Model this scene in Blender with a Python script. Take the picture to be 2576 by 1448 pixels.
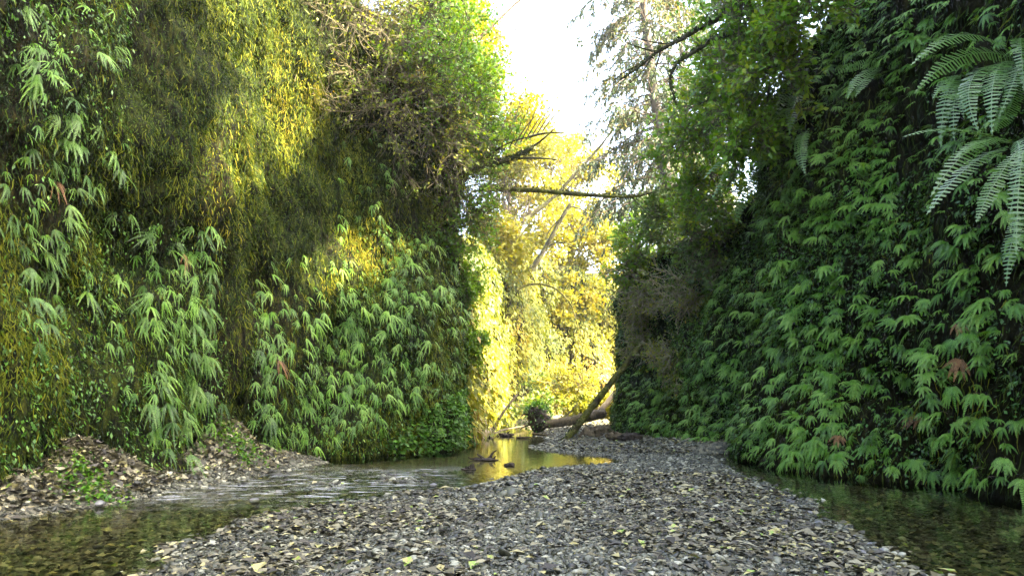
import bpy, math, random
import numpy as np

for o in list(bpy.data.objects):
    bpy.data.objects.remove(o)
scene = bpy.context.scene
COL = scene.collection
rng = np.random.default_rng(11)
random.seed(5)
R = math.radians

# ------------------------------------------------------------------ camera
CAMH, PITCH, FP = 1.10, R(8.54), 1838.0        # focal length in photo units (2575 wide)
PW, PH = 2575.0, 1448.0
cam = bpy.data.cameras.new("camera")
cam.sensor_width = 36.0
cam.lens = 36.0 * FP / PW
cam.clip_start, cam.clip_end = 0.05, 2000
camo = bpy.data.objects.new("camera", cam)
COL.objects.link(camo)
camo.location = (0, 0, CAMH)
camo.rotation_euler = (R(90) + PITCH, 0, 0)
scene.camera = camo

# ------------------------------------------------------------------ sky, sun, exposure
SUN = np.array([0.76, -0.24, 0.68]); SUN /= np.linalg.norm(SUN)
EL = math.asin(SUN[2]); AZ = math.atan2(SUN[0], SUN[1])
w = bpy.data.worlds.new("World"); scene.world = w
w.use_nodes = True
nt = w.node_tree
bg = nt.nodes["Background"]
sky = nt.nodes.new("ShaderNodeTexSky")
sky.sky_type = 'NISHITA'; sky.sun_disc = False
sky.sun_elevation = EL; sky.sun_rotation = AZ
sky.air_density = 1.0; sky.dust_density = 8.0; sky.ozone_density = 0.6
nt.links.new(sky.outputs[0], bg.inputs[0])
bg.inputs[1].default_value = 0.15
sl = bpy.data.lights.new("sun", 'SUN'); sl.energy = 5.0; sl.angle = R(0.53); sl.color = (1.0, 0.82, 0.52)
so = bpy.data.objects.new("sun", sl); COL.objects.link(so)
so.location = (40, -12, 40)
from mathutils import Vector, Matrix
so.rotation_euler = Vector(SUN).to_track_quat('Z', 'Y').to_euler()
scene.view_settings.view_transform = 'Standard'
scene.view_settings.look = 'None'
scene.view_settings.exposure = 4.15
scene.view_settings.gamma = 1.0
scene.cycles.max_bounces = 8
scene.cycles.diffuse_bounces = 4
scene.cycles.transparent_max_bounces = 8
scene.cycles.volume_bounces = 0
scene.cycles.use_denoising = True

# ------------------------------------------------------------------ helpers
def at(px, py, d):
    """photo pixel (2575x1448) at forward distance d (metres along y) -> world point"""
    cx, cy = (px - PW / 2) / FP, (PH / 2 - py) / FP
    c, s = math.cos(PITCH), math.sin(PITCH)
    y = c - s * cy; z = s + c * cy
    return np.array([cx * d / y, d, CAMH + z * d / y])

def gp(px, py, z=0.0):
    cx, cy = (px - PW / 2) / FP, (PH / 2 - py) / FP
    c, s = math.cos(PITCH), math.sin(PITCH)
    y = c - s * cy; zz = s + c * cy
    t = (z - CAMH) / zz
    return np.array([cx * t, y * t, z])

def proj(p):
    p = np.atleast_2d(p)
    c, s = math.cos(PITCH), math.sin(PITCH)
    x = p[:, 0]; y = p[:, 1]; z = p[:, 2] - CAMH
    f = c * y + s * z; u = -s * y + c * z
    f = np.where(f < 0.1, np.nan, f)
    return PW / 2 + FP * x / f, PH / 2 - FP * u / f, f

def _h(ix, iy, iz, seed):
    n = (ix.astype(np.uint32) * np.uint32(374761393) + iy.astype(np.uint32) * np.uint32(668265263)
         + iz.astype(np.uint32) * np.uint32(2147483647) + np.uint32(seed * 974711 + 17))
    n = (n ^ (n >> np.uint32(13))) * np.uint32(1274126177)
    n = n ^ (n >> np.uint32(16))
    return n.astype(np.float64) / 4294967295.0

def vnoise(p, seed=0):
    p = np.asarray(p, float)
    i = np.floor(p).astype(np.int64); f = p - i
    f = f * f * (3 - 2 * f)
    out = 0
    for dx in (0, 1):
        wx = f[:, 0] if dx else 1 - f[:, 0]
        for dy in (0, 1):
            wy = f[:, 1] if dy else 1 - f[:, 1]
            for dz in (0, 1):
                wz = f[:, 2] if dz else 1 - f[:, 2]
                out = out + wx * wy * wz * _h(i[:, 0] + dx, i[:, 1] + dy, i[:, 2] + dz, seed)
    return out

def fbm(p, octv=4, seed=0):
    a, s, t = 1.0, 0.0, 0.0
    p = np.asarray(p, float).copy()
    for k in range(octv):
        s = s + a * vnoise(p, seed + k * 7); t += a
        a *= 0.5; p = p * 2.03 + 3.7
    return s / t * 2 - 1

def nrm(v):
    return v / np.maximum(np.linalg.norm(v, axis=-1, keepdims=True), 1e-9)

class Acc:
    """collects vertices, faces (tri or quad arrays), material index and a random value per vertex"""
    def __init__(s):
        s.v, s.f, s.r, s.n = [], [], [], 0
    def add(s, v, f, rnd=0.5, mat=0):
        v = np.asarray(v, np.float32).reshape(-1, 3); f = np.asarray(f, np.int64)
        s.v.append(v); s.f.append((f + s.n, mat))
        s.r.append(np.broadcast_to(np.asarray(rnd, np.float32), (len(v),)).copy())
        s.n += len(v)
    def mesh(s, name, mats, smooth=False):
        me = bpy.data.meshes.new(name)
        V = np.concatenate(s.v); me.vertices.add(len(V)); me.vertices.foreach_set("co", V.ravel())
        idx = np.concatenate([f.ravel() for f, m in s.f])
        tot = np.concatenate([np.full(len(f), f.shape[1]) for f, m in s.f])
        mi = np.concatenate([np.full(len(f), m) for f, m in s.f])
        st = np.concatenate([[0], np.cumsum(tot)[:-1]])
        me.loops.add(len(idx)); me.loops.foreach_set("vertex_index", idx.astype(np.int32))
        me.polygons.add(len(tot)); me.polygons.foreach_set("loop_start", st.astype(np.int32))
        me.polygons.foreach_set("material_index", mi.astype(np.int32))
        me.polygons.foreach_set("use_smooth", np.full(len(tot), bool(smooth)))
        at_ = me.attributes.new("rnd", 'FLOAT', 'POINT')
        at_.data.foreach_set("value", np.concatenate(s.r))
        for m in (mats if isinstance(mats, (list, tuple)) else [mats]):
            me.materials.append(m)
        me.update(calc_edges=True); me.validate()
        return me
    def build(s, name, mats, parent=None, smooth=False, loc=None):
        if loc is not None:
            s.v = [x - np.asarray(loc, np.float32) for x in s.v]
        o = bpy.data.objects.new(name, s.mesh(name, mats, smooth)); COL.objects.link(o)
        if parent is not None:
            o.parent = parent
        elif loc is not None:
            o.location = loc
        return o

def tag(o, label=None, cat=None, group=None, kind=None):
    if label: o["label"] = label
    if cat: o["category"] = cat
    if group: o["group"] = group
    if kind: o["kind"] = kind
    return o

def empty(name, loc, label, cat, group=None):
    o = bpy.data.objects.new(name, None); COL.objects.link(o); o.location = loc
    o.empty_display_size = 0.2
    return tag(o, label, cat, group)

def tubes(acc, P, rad, S=5, rnd=0.5, mat=0, ref=None, cap=False):
    """P (N,K,3) polylines -> tubes with S sides (S=2: flat ribbons facing ref)"""
    P = np.asarray(P, float)
    if P.ndim == 2: P = P[None]
    N, K, _ = P.shape
    rad = np.broadcast_to(np.asarray(rad, float), (N, K))
    T = nrm(np.gradient(P, axis=1))
    if ref is None:
        rf = np.where(np.abs(T[..., 2:3]) > 0.85, np.array([1.0, 0.1, 0]), np.array([0, 0.05, 1.0]))
        m = np.abs(T[:, :, 2]).mean(1) > 0.7
        rf = np.where(m[:, None, None], np.array([1.0, 0.1, 0]), np.array([0.03, 0.05, 1.0]))
        rf = np.broadcast_to(rf, P.shape)
    else:
        rf = np.broadcast_to(np.asarray(ref, float), P.shape)
    U = nrm(np.cross(T, rf)); V = np.cross(T, U)
    if S == 2:
        vs = np.stack([P - U * rad[..., None], P + U * rad[..., None]], 2)
        i = np.arange(N * K).reshape(N, K)[:, :-1].ravel()
        f = np.stack([2 * i, 2 * i + 1, 2 * i + 3, 2 * i + 2], 1)
    else:
        a = np.arange(S) * 2 * math.pi / S
        vs = (P[:, :, None] + rad[..., None, None] * (np.cos(a)[:, None] * U[:, :, None] + np.sin(a)[:, None] * V[:, :, None]))
        b = (np.arange(N * K).reshape(N, K)[:, :-1].ravel() * S)[:, None]
        j = np.arange(S)[None]; j2 = (j + 1) % S
        f = np.stack([b + j, b + j2, b + S + j2, b + S + j], 2).reshape(-1, 4)
    r = np.asarray(rnd, float)
    if r.ndim == 1 and len(r) == N: r = np.repeat(r, K * S)
    acc.add(vs.reshape(-1, 3), f, r, mat)
    if cap and S > 2:
        n0 = acc.n - N * K * S
        for k in range(N):
            for e in (0, K - 1):
                ring = n0 + (k * K + e) * S + np.arange(S)
                c = P[k, e]
                acc.v.append(np.asarray(c, np.float32)[None]); acc.r.append(np.array([0.9], np.float32))
                tri = np.stack([ring, np.roll(ring, -1), np.full(S, acc.n)], 1); acc.n += 1
                acc.f.append((tri, mat))

def curves(start, d, length, K=5, jit=0.25, grav=0.0, g=rng):
    start = np.asarray(start, float); d = nrm(np.asarray(d, float)); N = len(start)
    L = np.broadcast_to(np.asarray(length, float), (N,))[:, None] / (K - 1)
    P = [start]; p = start
    for k in range(K - 1):
        d = nrm(d + g.normal(0, jit, (N, 3)) + np.array([0, 0, -grav]))
        p = p + d * L; P.append(p)
    return np.stack(P, 1)

def sample_on(P, n, g=rng, lo=0.15, hi=1.0):
    """n random points with tangents on the polylines P"""
    N, K, _ = P.shape
    i = g.integers(0, N, n); t = g.uniform(lo, hi, n) * (K - 1)
    k = np.minimum(t.astype(int), K - 2); f = (t - k)[:, None]
    a, b = P[i, k], P[i, k + 1]
    return a * (1 - f) + b * f, nrm(b - a), t / (K - 1)

def kites(acc, c, d, n, L, W, rnd, mat=0, fold=0.0):
    """leaf blades: base at c, along d, facing n"""
    c = np.asarray(c, float); d = nrm(np.asarray(d, float)); s = nrm(np.cross(d, n)); n = np.cross(s, d)
    L = np.asarray(L)[:, None] if np.ndim(L) else L
    W = np.asarray(W)[:, None] if np.ndim(W) else W
    m = c + d * L * 0.45
    v = np.stack([c, m + s * W * .5 + n * W * fold, c + d * L, m - s * W * .5 + n * W * fold], 1)
    i = np.arange(len(c))[:, None] * 4
    if fold:
        f = np.concatenate([i + np.array([0, 1, 2]), i + np.array([0, 2, 3])])
    else:
        f = i + np.arange(4)
    acc.add(v.reshape(-1, 3), f, np.repeat(np.broadcast_to(rnd, (len(c),)), 4), mat)

def rdir(n, g=rng, up=0.0):
    return nrm(g.normal(0, 1, (n, 3)) + np.array([0, 0, up]))

# ------------------------------------------------------------------ materials
def newmat(name):
    m = bpy.data.materials.new(name); m.use_nodes = True
    t = m.node_tree; t.nodes.clear()
    out = t.nodes.new("ShaderNodeOutputMaterial")
    return m, t, out
def nd(t, typ, **kw):
    n = t.nodes.new(typ)
    for k, v in kw.items():
        if k.startswith("i_"): n.inputs[k[2:].replace("_", " ")].default_value = v
        else: setattr(n, k, v)
    return n
def ramp(t, fac, stops):
    r = t.nodes.new("ShaderNodeValToRGB")
    e = r.color_ramp.elements
    while len(e) < len(stops): e.new(0.5)
    for k, (p, c) in enumerate(stops):
        e[k].position = p; e[k].color = (*c, 1)
    t.links.new(fac, r.inputs[0])
    return r.outputs[0]
def noise(t, scale, detail=4, vec=None, rough=0.55, dist=0.0):
    n = nd(t, "ShaderNodeTexNoise"); n.inputs["Scale"].default_value = scale
    n.inputs["Detail"].default_value = detail; n.inputs["Roughness"].default_value = rough
    n.inputs["Distortion"].default_value = dist
    if vec is not None: t.links.new(vec, n.inputs["Vector"])
    return n.outputs[0]
def objco(t, sc=(1, 1, 1)):
    tc = nd(t, "ShaderNodeTexCoord"); mp = nd(t, "ShaderNodeMapping")
    mp.inputs["Scale"].default_value = sc
    t.links.new(tc.outputs["Object"], mp.inputs["Vector"])
    return mp.outputs[0]
def mathn(t, op, a, b):
    m = nd(t, "ShaderNodeMath", operation=op)
    for k, x in enumerate((a, b)):
        if isinstance(x, (int, float)): m.inputs[k].default_value = x
        else: t.links.new(x, m.inputs[k])
    return m.outputs[0]

def leafmat(name, stops, trans=0.35, rough=0.5, objr=0.0, spec=0.4, tcol=1.0):
    m, t, out = newmat(name)
    a = nd(t, "ShaderNodeAttribute", attribute_name="rnd")
    fac = a.outputs["Fac"]
    if objr:
        oi = nd(t, "ShaderNodeObjectInfo")
        fac = mathn(t, 'ADD', mathn(t, 'MULTIPLY', fac, 1 - objr), mathn(t, 'MULTIPLY', oi.outputs["Random"], objr))
    c = ramp(t, fac, stops)
    p = nd(t, "ShaderNodeBsdfPrincipled"); p.inputs["Roughness"].default_value = rough
    p.inputs["Specular IOR Level"].default_value = spec
    t.links.new(c, p.inputs["Base Color"])
    tr = nd(t, "ShaderNodeBsdfTranslucent")
    hs = nd(t, "ShaderNodeMix", data_type='RGBA', blend_type='MULTIPLY')
    hs.inputs[0].default_value = 1.0
    t.links.new(c, hs.inputs[6]); hs.inputs[7].default_value = (1.25 * tcol, 1.15 * tcol, 0.55 * tcol, 1)
    t.links.new(hs.outputs[2], tr.inputs[0])
    mx = nd(t, "ShaderNodeMixShader"); mx.inputs[0].default_value = trans
    t.links.new(p.outputs[0], mx.inputs[1]); t.links.new(tr.outputs[0], mx.inputs[2])
    t.links.new(mx.outputs[0], out.inputs[0])
    return m

def surfmat(name, stops, scale=6, sc=(1, 1, 1), rough=0.85, bump=0.4, bscale=20, detail=6, spec=0.3, dist=0.02):
    m, t, out = newmat(name)
    co = objco(t, sc)
    c = ramp(t, noise(t, scale, detail, co, 0.62), stops)
    p = nd(t, "ShaderNodeBsdfPrincipled"); p.inputs["Roughness"].default_value = rough
    p.inputs["Specular IOR Level"].default_value = spec
    t.links.new(c, p.inputs["Base Color"])
    b = nd(t, "ShaderNodeBump"); b.inputs["Strength"].default_value = bump; b.inputs["Distance"].default_value = dist
    t.links.new(noise(t, bscale, 6, co, 0.65), b.inputs["Height"]); t.links.new(b.outputs[0], p.inputs["Normal"])
    t.links.new(p.outputs[0], out.inputs[0])
    return m

G1 = [(0.0, (.009, .035, .002)), (0.35, (.028, .095, .004)), (0.7, (.060, .16, .008)), (1.0, (.12, .21, .006))]
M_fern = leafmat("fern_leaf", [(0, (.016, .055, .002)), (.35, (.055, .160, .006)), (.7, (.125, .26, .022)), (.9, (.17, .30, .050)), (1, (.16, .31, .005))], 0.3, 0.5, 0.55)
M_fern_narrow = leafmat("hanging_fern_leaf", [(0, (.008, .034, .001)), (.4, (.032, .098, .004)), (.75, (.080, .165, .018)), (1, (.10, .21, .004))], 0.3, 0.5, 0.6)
M_sword = leafmat("sword_fern_leaf", [(0, (.028, .08, .005)), (.5, (.052, .12, .02)), (1, (.085, .165, .05))], 0.25, 0.42, 0.5, 0.45)
M_leafsmall = leafmat("creeper_leaf", G1, 0.35, 0.5)
M_gold = leafmat("gold_leaf", [(0, (.055, .075, .003)), (.4, (.15, .16, .004)), (.8, (.22, .205, .006)), (1, (.17, .12, .010))], 0.45, 0.6)
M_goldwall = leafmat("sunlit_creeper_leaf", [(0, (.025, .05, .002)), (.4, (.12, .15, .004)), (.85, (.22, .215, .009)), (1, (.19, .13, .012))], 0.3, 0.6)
M_maple = leafmat("maple_leaf", [(0, (.035, .11, .003)), (.5, (.085, .19, .005)), (1, (.17, .225, .007))], 0.45, 0.5)
M_dullleaf = leafmat("dull_leaf", [(0, (.022, .055, .004)), (.6, (.060, .12, .009)), (1, (.13, .17, .012))], 0.35, 0.55)
M_mixleaf = leafmat("autumn_bramble_leaf", [(0, (.035, .065, .004)), (.5, (.085, .13, .006)), (.85, (.15, .17, .008)), (1, (.17, .14, .012))], 0.4, 0.55)
M_dead = leafmat("withered_fern_leaf", [(0, (.06, .03, .01)), (1, (.20, .10, .03))], 0.25, 0.7)
M_needle = leafmat("conifer_needle", [(0, (.015, .04, .010)), (.6, (.035, .068, .018)), (.85, (.09, .095, .015)), (1, (.17, .13, .012))], 0.25, 0.55)
M_moss = leafmat("hanging_moss", [(0, (.002, .007, .0004)), (.3, (.008, .021, .0008)), (.6, (.040, .064, .0015)), (.85, (.105, .115, .004)), (1, (.15, .13, .010))], 0.25, 0.8, 0, 0.15)
M_twig = surfmat("twig_bark", [(.3, (.028, .025, .012)), (.7, (.09, .08, .043))], 8, rough=0.9)
M_paletwig = surfmat("pale_twig_bark", [(.3, (.06, .055, .03)), (.7, (.19, .175, .105))], 8, rough=0.9)
M_stalk = surfmat("fern_stalk", [(.3, (.02, .012, .008)), (.7, (.05, .03, .015))], 8, rough=0.6)
M_bark = surfmat("bark", [(.3, (.035, .026, .016)), (.5, (.08, .06, .04)), (.7, (.14, .115, .08))], 3, (3, 3, .7), bump=0.8, bscale=9, dist=.05)
M_palebark = surfmat("pale_conifer_bark", [(.3, (.03, .027, .022)), (.5, (.06, .054, .045)), (.7, (.10, .09, .075))], 3, (3, 3, .5), bump=0.8, bscale=8, dist=.05)
M_mossbark = surfmat("mossy_bark", [(.35, (.018, .014, .007)), (.5, (.05, .05, .008)), (.62, (.085, .09, .010)), (.75, (.05, .04, .018))], 4, bump=0.9, bscale=24, rough=.95, dist=.04)
M_darkmoss = surfmat("dark_mossy_bark", [(.35, (.014, .012, .008)), (.55, (.03, .032, .01)), (.72, (.07, .08, .014))], 5, bump=0.9, bscale=24, rough=.95, dist=.04)
M_drift = surfmat("driftwood", [(.3, (.02, .014, .006)), (.5, (.055, .042, .020)), (.7, (.13, .105, .06))], 5, (2.5, 2.5, 1), bump=0.9, bscale=14, dist=.03)
M_pale = surfmat("pale_driftwood", [(.3, (.12, .085, .045)), (.6, (.28, .22, .13))], 4, bump=0.6, bscale=14, dist=.03)
M_rootwad = surfmat("root_ball", [(.3, (.008, .006, .004)), (.7, (.035, .026, .016))], 6, bump=1, bscale=14, dist=.05)
M_stone = surfmat("river_stone", [(.25, (.035, .036, .036)), (.5, (.10, .10, .10)), (.75, (.22, .22, .20))], 2.2, rough=0.55, bump=0.15, bscale=30)

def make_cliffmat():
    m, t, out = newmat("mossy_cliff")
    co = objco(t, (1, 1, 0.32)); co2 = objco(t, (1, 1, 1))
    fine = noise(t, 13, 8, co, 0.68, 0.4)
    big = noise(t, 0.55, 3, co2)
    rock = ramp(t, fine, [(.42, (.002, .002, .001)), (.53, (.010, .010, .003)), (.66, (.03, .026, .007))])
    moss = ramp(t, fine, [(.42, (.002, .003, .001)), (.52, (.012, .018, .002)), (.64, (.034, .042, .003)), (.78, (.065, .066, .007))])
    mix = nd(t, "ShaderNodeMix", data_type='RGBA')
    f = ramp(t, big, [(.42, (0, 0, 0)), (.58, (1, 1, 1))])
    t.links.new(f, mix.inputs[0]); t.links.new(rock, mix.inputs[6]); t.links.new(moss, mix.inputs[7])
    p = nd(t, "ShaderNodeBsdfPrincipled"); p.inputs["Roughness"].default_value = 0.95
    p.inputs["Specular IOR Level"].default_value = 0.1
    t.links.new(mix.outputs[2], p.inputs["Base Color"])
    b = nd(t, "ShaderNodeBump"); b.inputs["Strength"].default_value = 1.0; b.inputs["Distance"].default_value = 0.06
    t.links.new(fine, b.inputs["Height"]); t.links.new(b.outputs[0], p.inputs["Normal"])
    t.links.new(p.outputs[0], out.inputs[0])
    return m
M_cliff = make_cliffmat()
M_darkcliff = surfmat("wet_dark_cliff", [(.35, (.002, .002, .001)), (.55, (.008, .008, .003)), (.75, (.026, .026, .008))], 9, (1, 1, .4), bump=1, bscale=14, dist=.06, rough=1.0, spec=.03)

def make_gravel():
    m, t, out = newmat("gravel_bed")
    co = objco(t)
    vo = nd(t, "ShaderNodeTexVoronoi"); vo.inputs["Scale"].default_value = 26
    t.links.new(co, vo.inputs["Vector"])
    g = nd(t, "ShaderNodeSeparateColor"); t.links.new(vo.outputs["Color"], g.inputs[0])
    c = ramp(t, g.outputs[0], [(0, (.018, .018, .010)), (.4, (.055, .056, .036)), (.75, (.10, .098, .064)), (1, (.18, .16, .09))])
    big = ramp(t, noise(t, 1.2, 4, co), [(.4, (.75, .72, .66)), (.6, (1, 1, 1))])
    mix = nd(t, "ShaderNodeMix", data_type='RGBA', blend_type='MULTIPLY'); mix.inputs[0].default_value = 1
    t.links.new(c, mix.inputs[6]); t.links.new(big, mix.inputs[7])
    p = nd(t, "ShaderNodeBsdfPrincipled"); p.inputs["Roughness"].default_value = 0.7
    t.links.new(mix.outputs[2], p.inputs["Base Color"])
    b = nd(t, "ShaderNodeBump"); b.inputs["Strength"].default_value = 1.0; b.inputs["Distance"].default_value = 0.02
    b.invert = True
    t.links.new(vo.outputs["Distance"], b.inputs["Height"]); t.links.new(b.outputs[0], p.inputs["Normal"])
    t.links.new(p.outputs[0], out.inputs[0])
    return m
M_gravel = make_gravel()

def attrmat(name, stops, rough=0.6, trans=0.0, spec=0.4, nscale=30):
    m, t, out = newmat(name)
    a = nd(t, "ShaderNodeAttribute", attribute_name="rnd")
    n = noise(t, nscale, 3, objco(t))
    fac = mathn(t, 'ADD', a.outputs["Fac"], mathn(t, 'MULTIPLY', mathn(t, 'SUBTRACT', n, 0.5), 0.25))
    c = ramp(t, fac, stops)
    p = nd(t, "ShaderNodeBsdfPrincipled"); p.inputs["Roughness"].default_value = rough
    p.inputs["Specular IOR Level"].default_value = spec
    t.links.new(c, p.inputs["Base Color"]); t.links.new(p.outputs[0], out.inputs[0])
    return m
M_pebble = attrmat("pebble", [(0, (.007, .008, .004)), (.35, (.028, .030, .017)), (.65, (.058, .061, .037)), (.85, (.125, .127, .085)), (1, (.26, .26, .19))], 0.5)
M_litter = attrmat("leaf_litter", [(0, (.010, .008, .004)), (.3, (.034, .029, .014)), (.6, (.080, .072, .037)), (.85, (.18, .17, .10)), (.97, (.25, .22, .08)), (1, (.14, .22, .03))], 0.6)

def make_water():
    m, t, out = newmat("stream_water")
    co = objco(t, (1.0, 0.8, 1))
    gl = nd(t, "ShaderNodeBsdfGlossy"); gl.inputs["Roughness"].default_value = 0.06
    tr = nd(t, "ShaderNodeBsdfTransparent"); tr.inputs[0].default_value = (.68, .68, .46, 1)
    fr = nd(t, "ShaderNodeFresnel"); fr.inputs[0].default_value = 1.33
    a = nd(t, "ShaderNodeAttribute", attribute_name="rnd")
    n1 = noise(t, 7, 4, co, 0.6, 0.3); n2 = noise(t, 1.4, 2, co)
    b = nd(t, "ShaderNodeBump"); b.inputs["Distance"].default_value = 0.03
    h = mathn(t, 'ADD', n1, mathn(t, 'MULTIPLY', n2, 1.5))
    t.links.new(h, b.inputs["Height"])
    t.links.new(mathn(t, 'ADD', mathn(t, 'MULTIPLY', a.outputs["Fac"], 0.7), 0.07), b.inputs["Strength"])
    t.links.new(b.outputs[0], gl.inputs["Normal"]); t.links.new(b.outputs[0], fr.inputs["Normal"])
    mx = nd(t, "ShaderNodeMixShader")
    t.links.new(fr.outputs[0], mx.inputs[0]); t.links.new(tr.outputs[0], mx.inputs[1]); t.links.new(gl.outputs[0], mx.inputs[2])
    # foam streaks where the stream runs over stones
    tc = nd(t, "ShaderNodeTexCoord"); mp = nd(t, "ShaderNodeMapping")
    mp.inputs["Rotation"].default_value = (0, 0, R(-38)); mp.inputs["Scale"].default_value = (1.1, 6.5, 1)
    t.links.new(tc.outputs["Object"], mp.inputs["Vector"])
    fs = noise(t, 2.0, 5, mp.outputs[0], 0.62, 0.9)
    ff = ramp(t, fs, [(.54, (0, 0, 0)), (.66, (1, 1, 1))])
    df = nd(t, "ShaderNodeBsdfDiffuse"); df.inputs[0].default_value = (.55, .58, .58, 1)
    mx2 = nd(t, "ShaderNodeMixShader")
    t.links.new(mathn(t, 'MULTIPLY', mathn(t, 'MULTIPLY', ff, a.outputs["Fac"]), 0.65), mx2.inputs[0])
    t.links.new(mx.outputs[0], mx2.inputs[1]); t.links.new(df.outputs[0], mx2.inputs[2])
    t.links.new(mx2.outputs[0], out.inputs[0])
    return m
M_water = make_water()

# ------------------------------------------------------------------ canyon walls
def resample(path, ds):
    P = np.array(path, float)
    # Catmull-Rom through the points
    pts = []
    for i in range(len(P) - 1):
        p0, p1, p2, p3 = P[max(i - 1, 0)], P[i], P[i + 1], P[min(i + 2, len(P) - 1)]
        n = max(2, int(np.linalg.norm(p2[:2] - p1[:2]) / 0.05))
        t = np.linspace(0, 1, n, endpoint=False)[:, None]
        pts.append(0.5 * ((2 * p1) + (-p0 + p2) * t + (2 * p0 - 5 * p1 + 4 * p2 - p3) * t ** 2 + (-p0 + 3 * p1 - 3 * p2 + p3) * t ** 3))
    Q = np.concatenate(pts + [P[-1:]])
    L = np.concatenate([[0], np.cumsum(np.linalg.norm(np.diff(Q[:, :2], axis=0), axis=1))])
    s = np.arange(0, L[-1], ds)
    return np.stack([np.interp(s, L, Q[:, k]) for k in range(Q.shape[1])], 1)

def wall(path, side, ds, dz, lean, seed, amp):
    """returns grid of points (nu,nv,3) and normals; side=+1: canyon is to the right of the path direction"""
    Q = resample(path, ds); nu = len(Q)
    T = nrm(np.gradient(Q[:, :2], axis=0))
    k = np.ones(15) / 15
    T = nrm(np.stack([np.convolve(np.pad(T[:, j], 7, mode='edge'), k, 'valid') for j in (0, 1)], 1))
    N2 = np.stack([T[:, 1], -T[:, 0]], 1) * side
    hm = Q[:, 2].max(); nv = int(hm / dz) + 1
    v = np.linspace(0, 1, nv)
    Z = -0.5 + v[None] * (Q[:, 2:3] + 0.5)
    P = np.zeros((nu, nv, 3)); P[..., 0] = Q[:, None, 0]; P[..., 1] = Q[:, None, 1]; P[..., 2] = Z
    P[..., :2] -= N2[:, None] * (lean(Q[:, 1])[:, None, None] * np.maximum(Z, 0)[..., None])
    f = P.reshape(-1, 3)
    d = amp * (0.75 * fbm(f * np.array([.45, .45, .38]), 3, seed) + 0.42 * fbm(f * np.array([1.5, 1.5, .9]), 4, seed + 30)
               + 0.20 * fbm(f * np.array([5, 5, 1.6]), 4, seed + 60))
    d = d.reshape(nu, nv)
    top = np.clip((v - 0.9) / 0.1, 0, 1)[None] ** 2
    d = d - top * 0.9
    P[..., :2] += N2[:, None] * d[..., None]
    # rim: bend back to a plateau
    back = np.array([.4, 1.2, 2.5, 4.5, 8, 14, 24])
    ext = np.repeat(P[:, -1:], len(back), 1).copy()
    ext[..., :2] -= N2[:, None] * back[None, :, None]
    ext[..., 2] += 0.22 * back[None] + 0.25 * fbm((ext * .3).reshape(-1, 3), 3, seed + 9).reshape(nu, -1)
    full = np.concatenate([P, ext], 1)
    du = np.gradient(P, axis=0); dv = np.gradient(P, axis=1)
    n = nrm(np.cross(du, dv)) 
    s = np.sign(np.sum(n[..., :2] * N2[:, None], -1).mean())
    return full, P, n * s, N2

def grid_faces(nu, nv):
    i = (np.arange(nu - 1)[:, None] * nv + np.arange(nv - 1)[None]).ravel()
    return np.stack([i, i + nv, i + nv + 1, i + 1], 1)

LPATH = [(-7.5, -12, 9.5), (-6.4, -2, 9.5), (-5.9, 4, 9.3), (-5.35, 7.2, 9.8), (-4.75, 9.3, 10.2), (-4.25, 11.2, 10.8), (-3.9, 13.0, 11.0),
         (-2.9, 14.6, 10.4), (-1.75, 15.8, 9.4), (-1.28, 17.1, 8.2), (-1.22, 18.3, 7.4), (-1.55, 19.6, 6.8), (-1.85, 21.5, 6.5),
         (-1.55, 25, 6.8), (-1.1, 28, 7.2), (-0.35, 31, 7.5), (0.7, 34, 7.5), (1.7, 37.5, 8), (2.9, 39.5, 8.5), (4.2, 39.6, 8.5), (6.5, 41, 8), (11, 45, 8), (18, 48, 8)]
RPATH = [(7.4, -12, 10), (6.6, -2, 10), (6.1, 3, 10), (5.75, 7.2, 9.8), (5.25, 9.7, 9.2), (4.45, 11.4, 8.3), (4.1, 12.8, 7.2), (4.15, 15.5, 6.0),
         (3.5, 18.8, 5.2), (2.95, 20.4, 4.9), (2.95, 22, 4.0), (3.9, 24, 3.8), (7, 26, 4), (16, 27, 4)]
lf, LP, LN, _ = wall(LPATH, +1, 0.05, 0.05, lambda y: np.interp(y, [0, 10, 14, 17, 22, 30, 40], [.02, .05, .04, .02, .04, .08, .12]), 3, 1.0)
rf, RP, RN, _ = wall(RPATH, -1, 0.07, 0.07, lambda y: np.interp(y, [5, 8, 12, 16, 20, 26], [.05, .07, .16, .22, .12, .2]), 51, 0.8)
a = Acc(); a.add(lf.reshape(-1, 3), grid_faces(*lf.shape[:2]))
cl = a.build("canyon_cliff", M_cliff, smooth=True)
tag(cl, "tall mossy left canyon wall that curves round to close the sunlit far end", "cliff", kind="structure")
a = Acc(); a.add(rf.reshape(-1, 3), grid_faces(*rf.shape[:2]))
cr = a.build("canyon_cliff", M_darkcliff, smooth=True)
tag(cr, "dark wet right canyon wall under a dense coat of ferns", "cliff", kind="structure")

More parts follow.
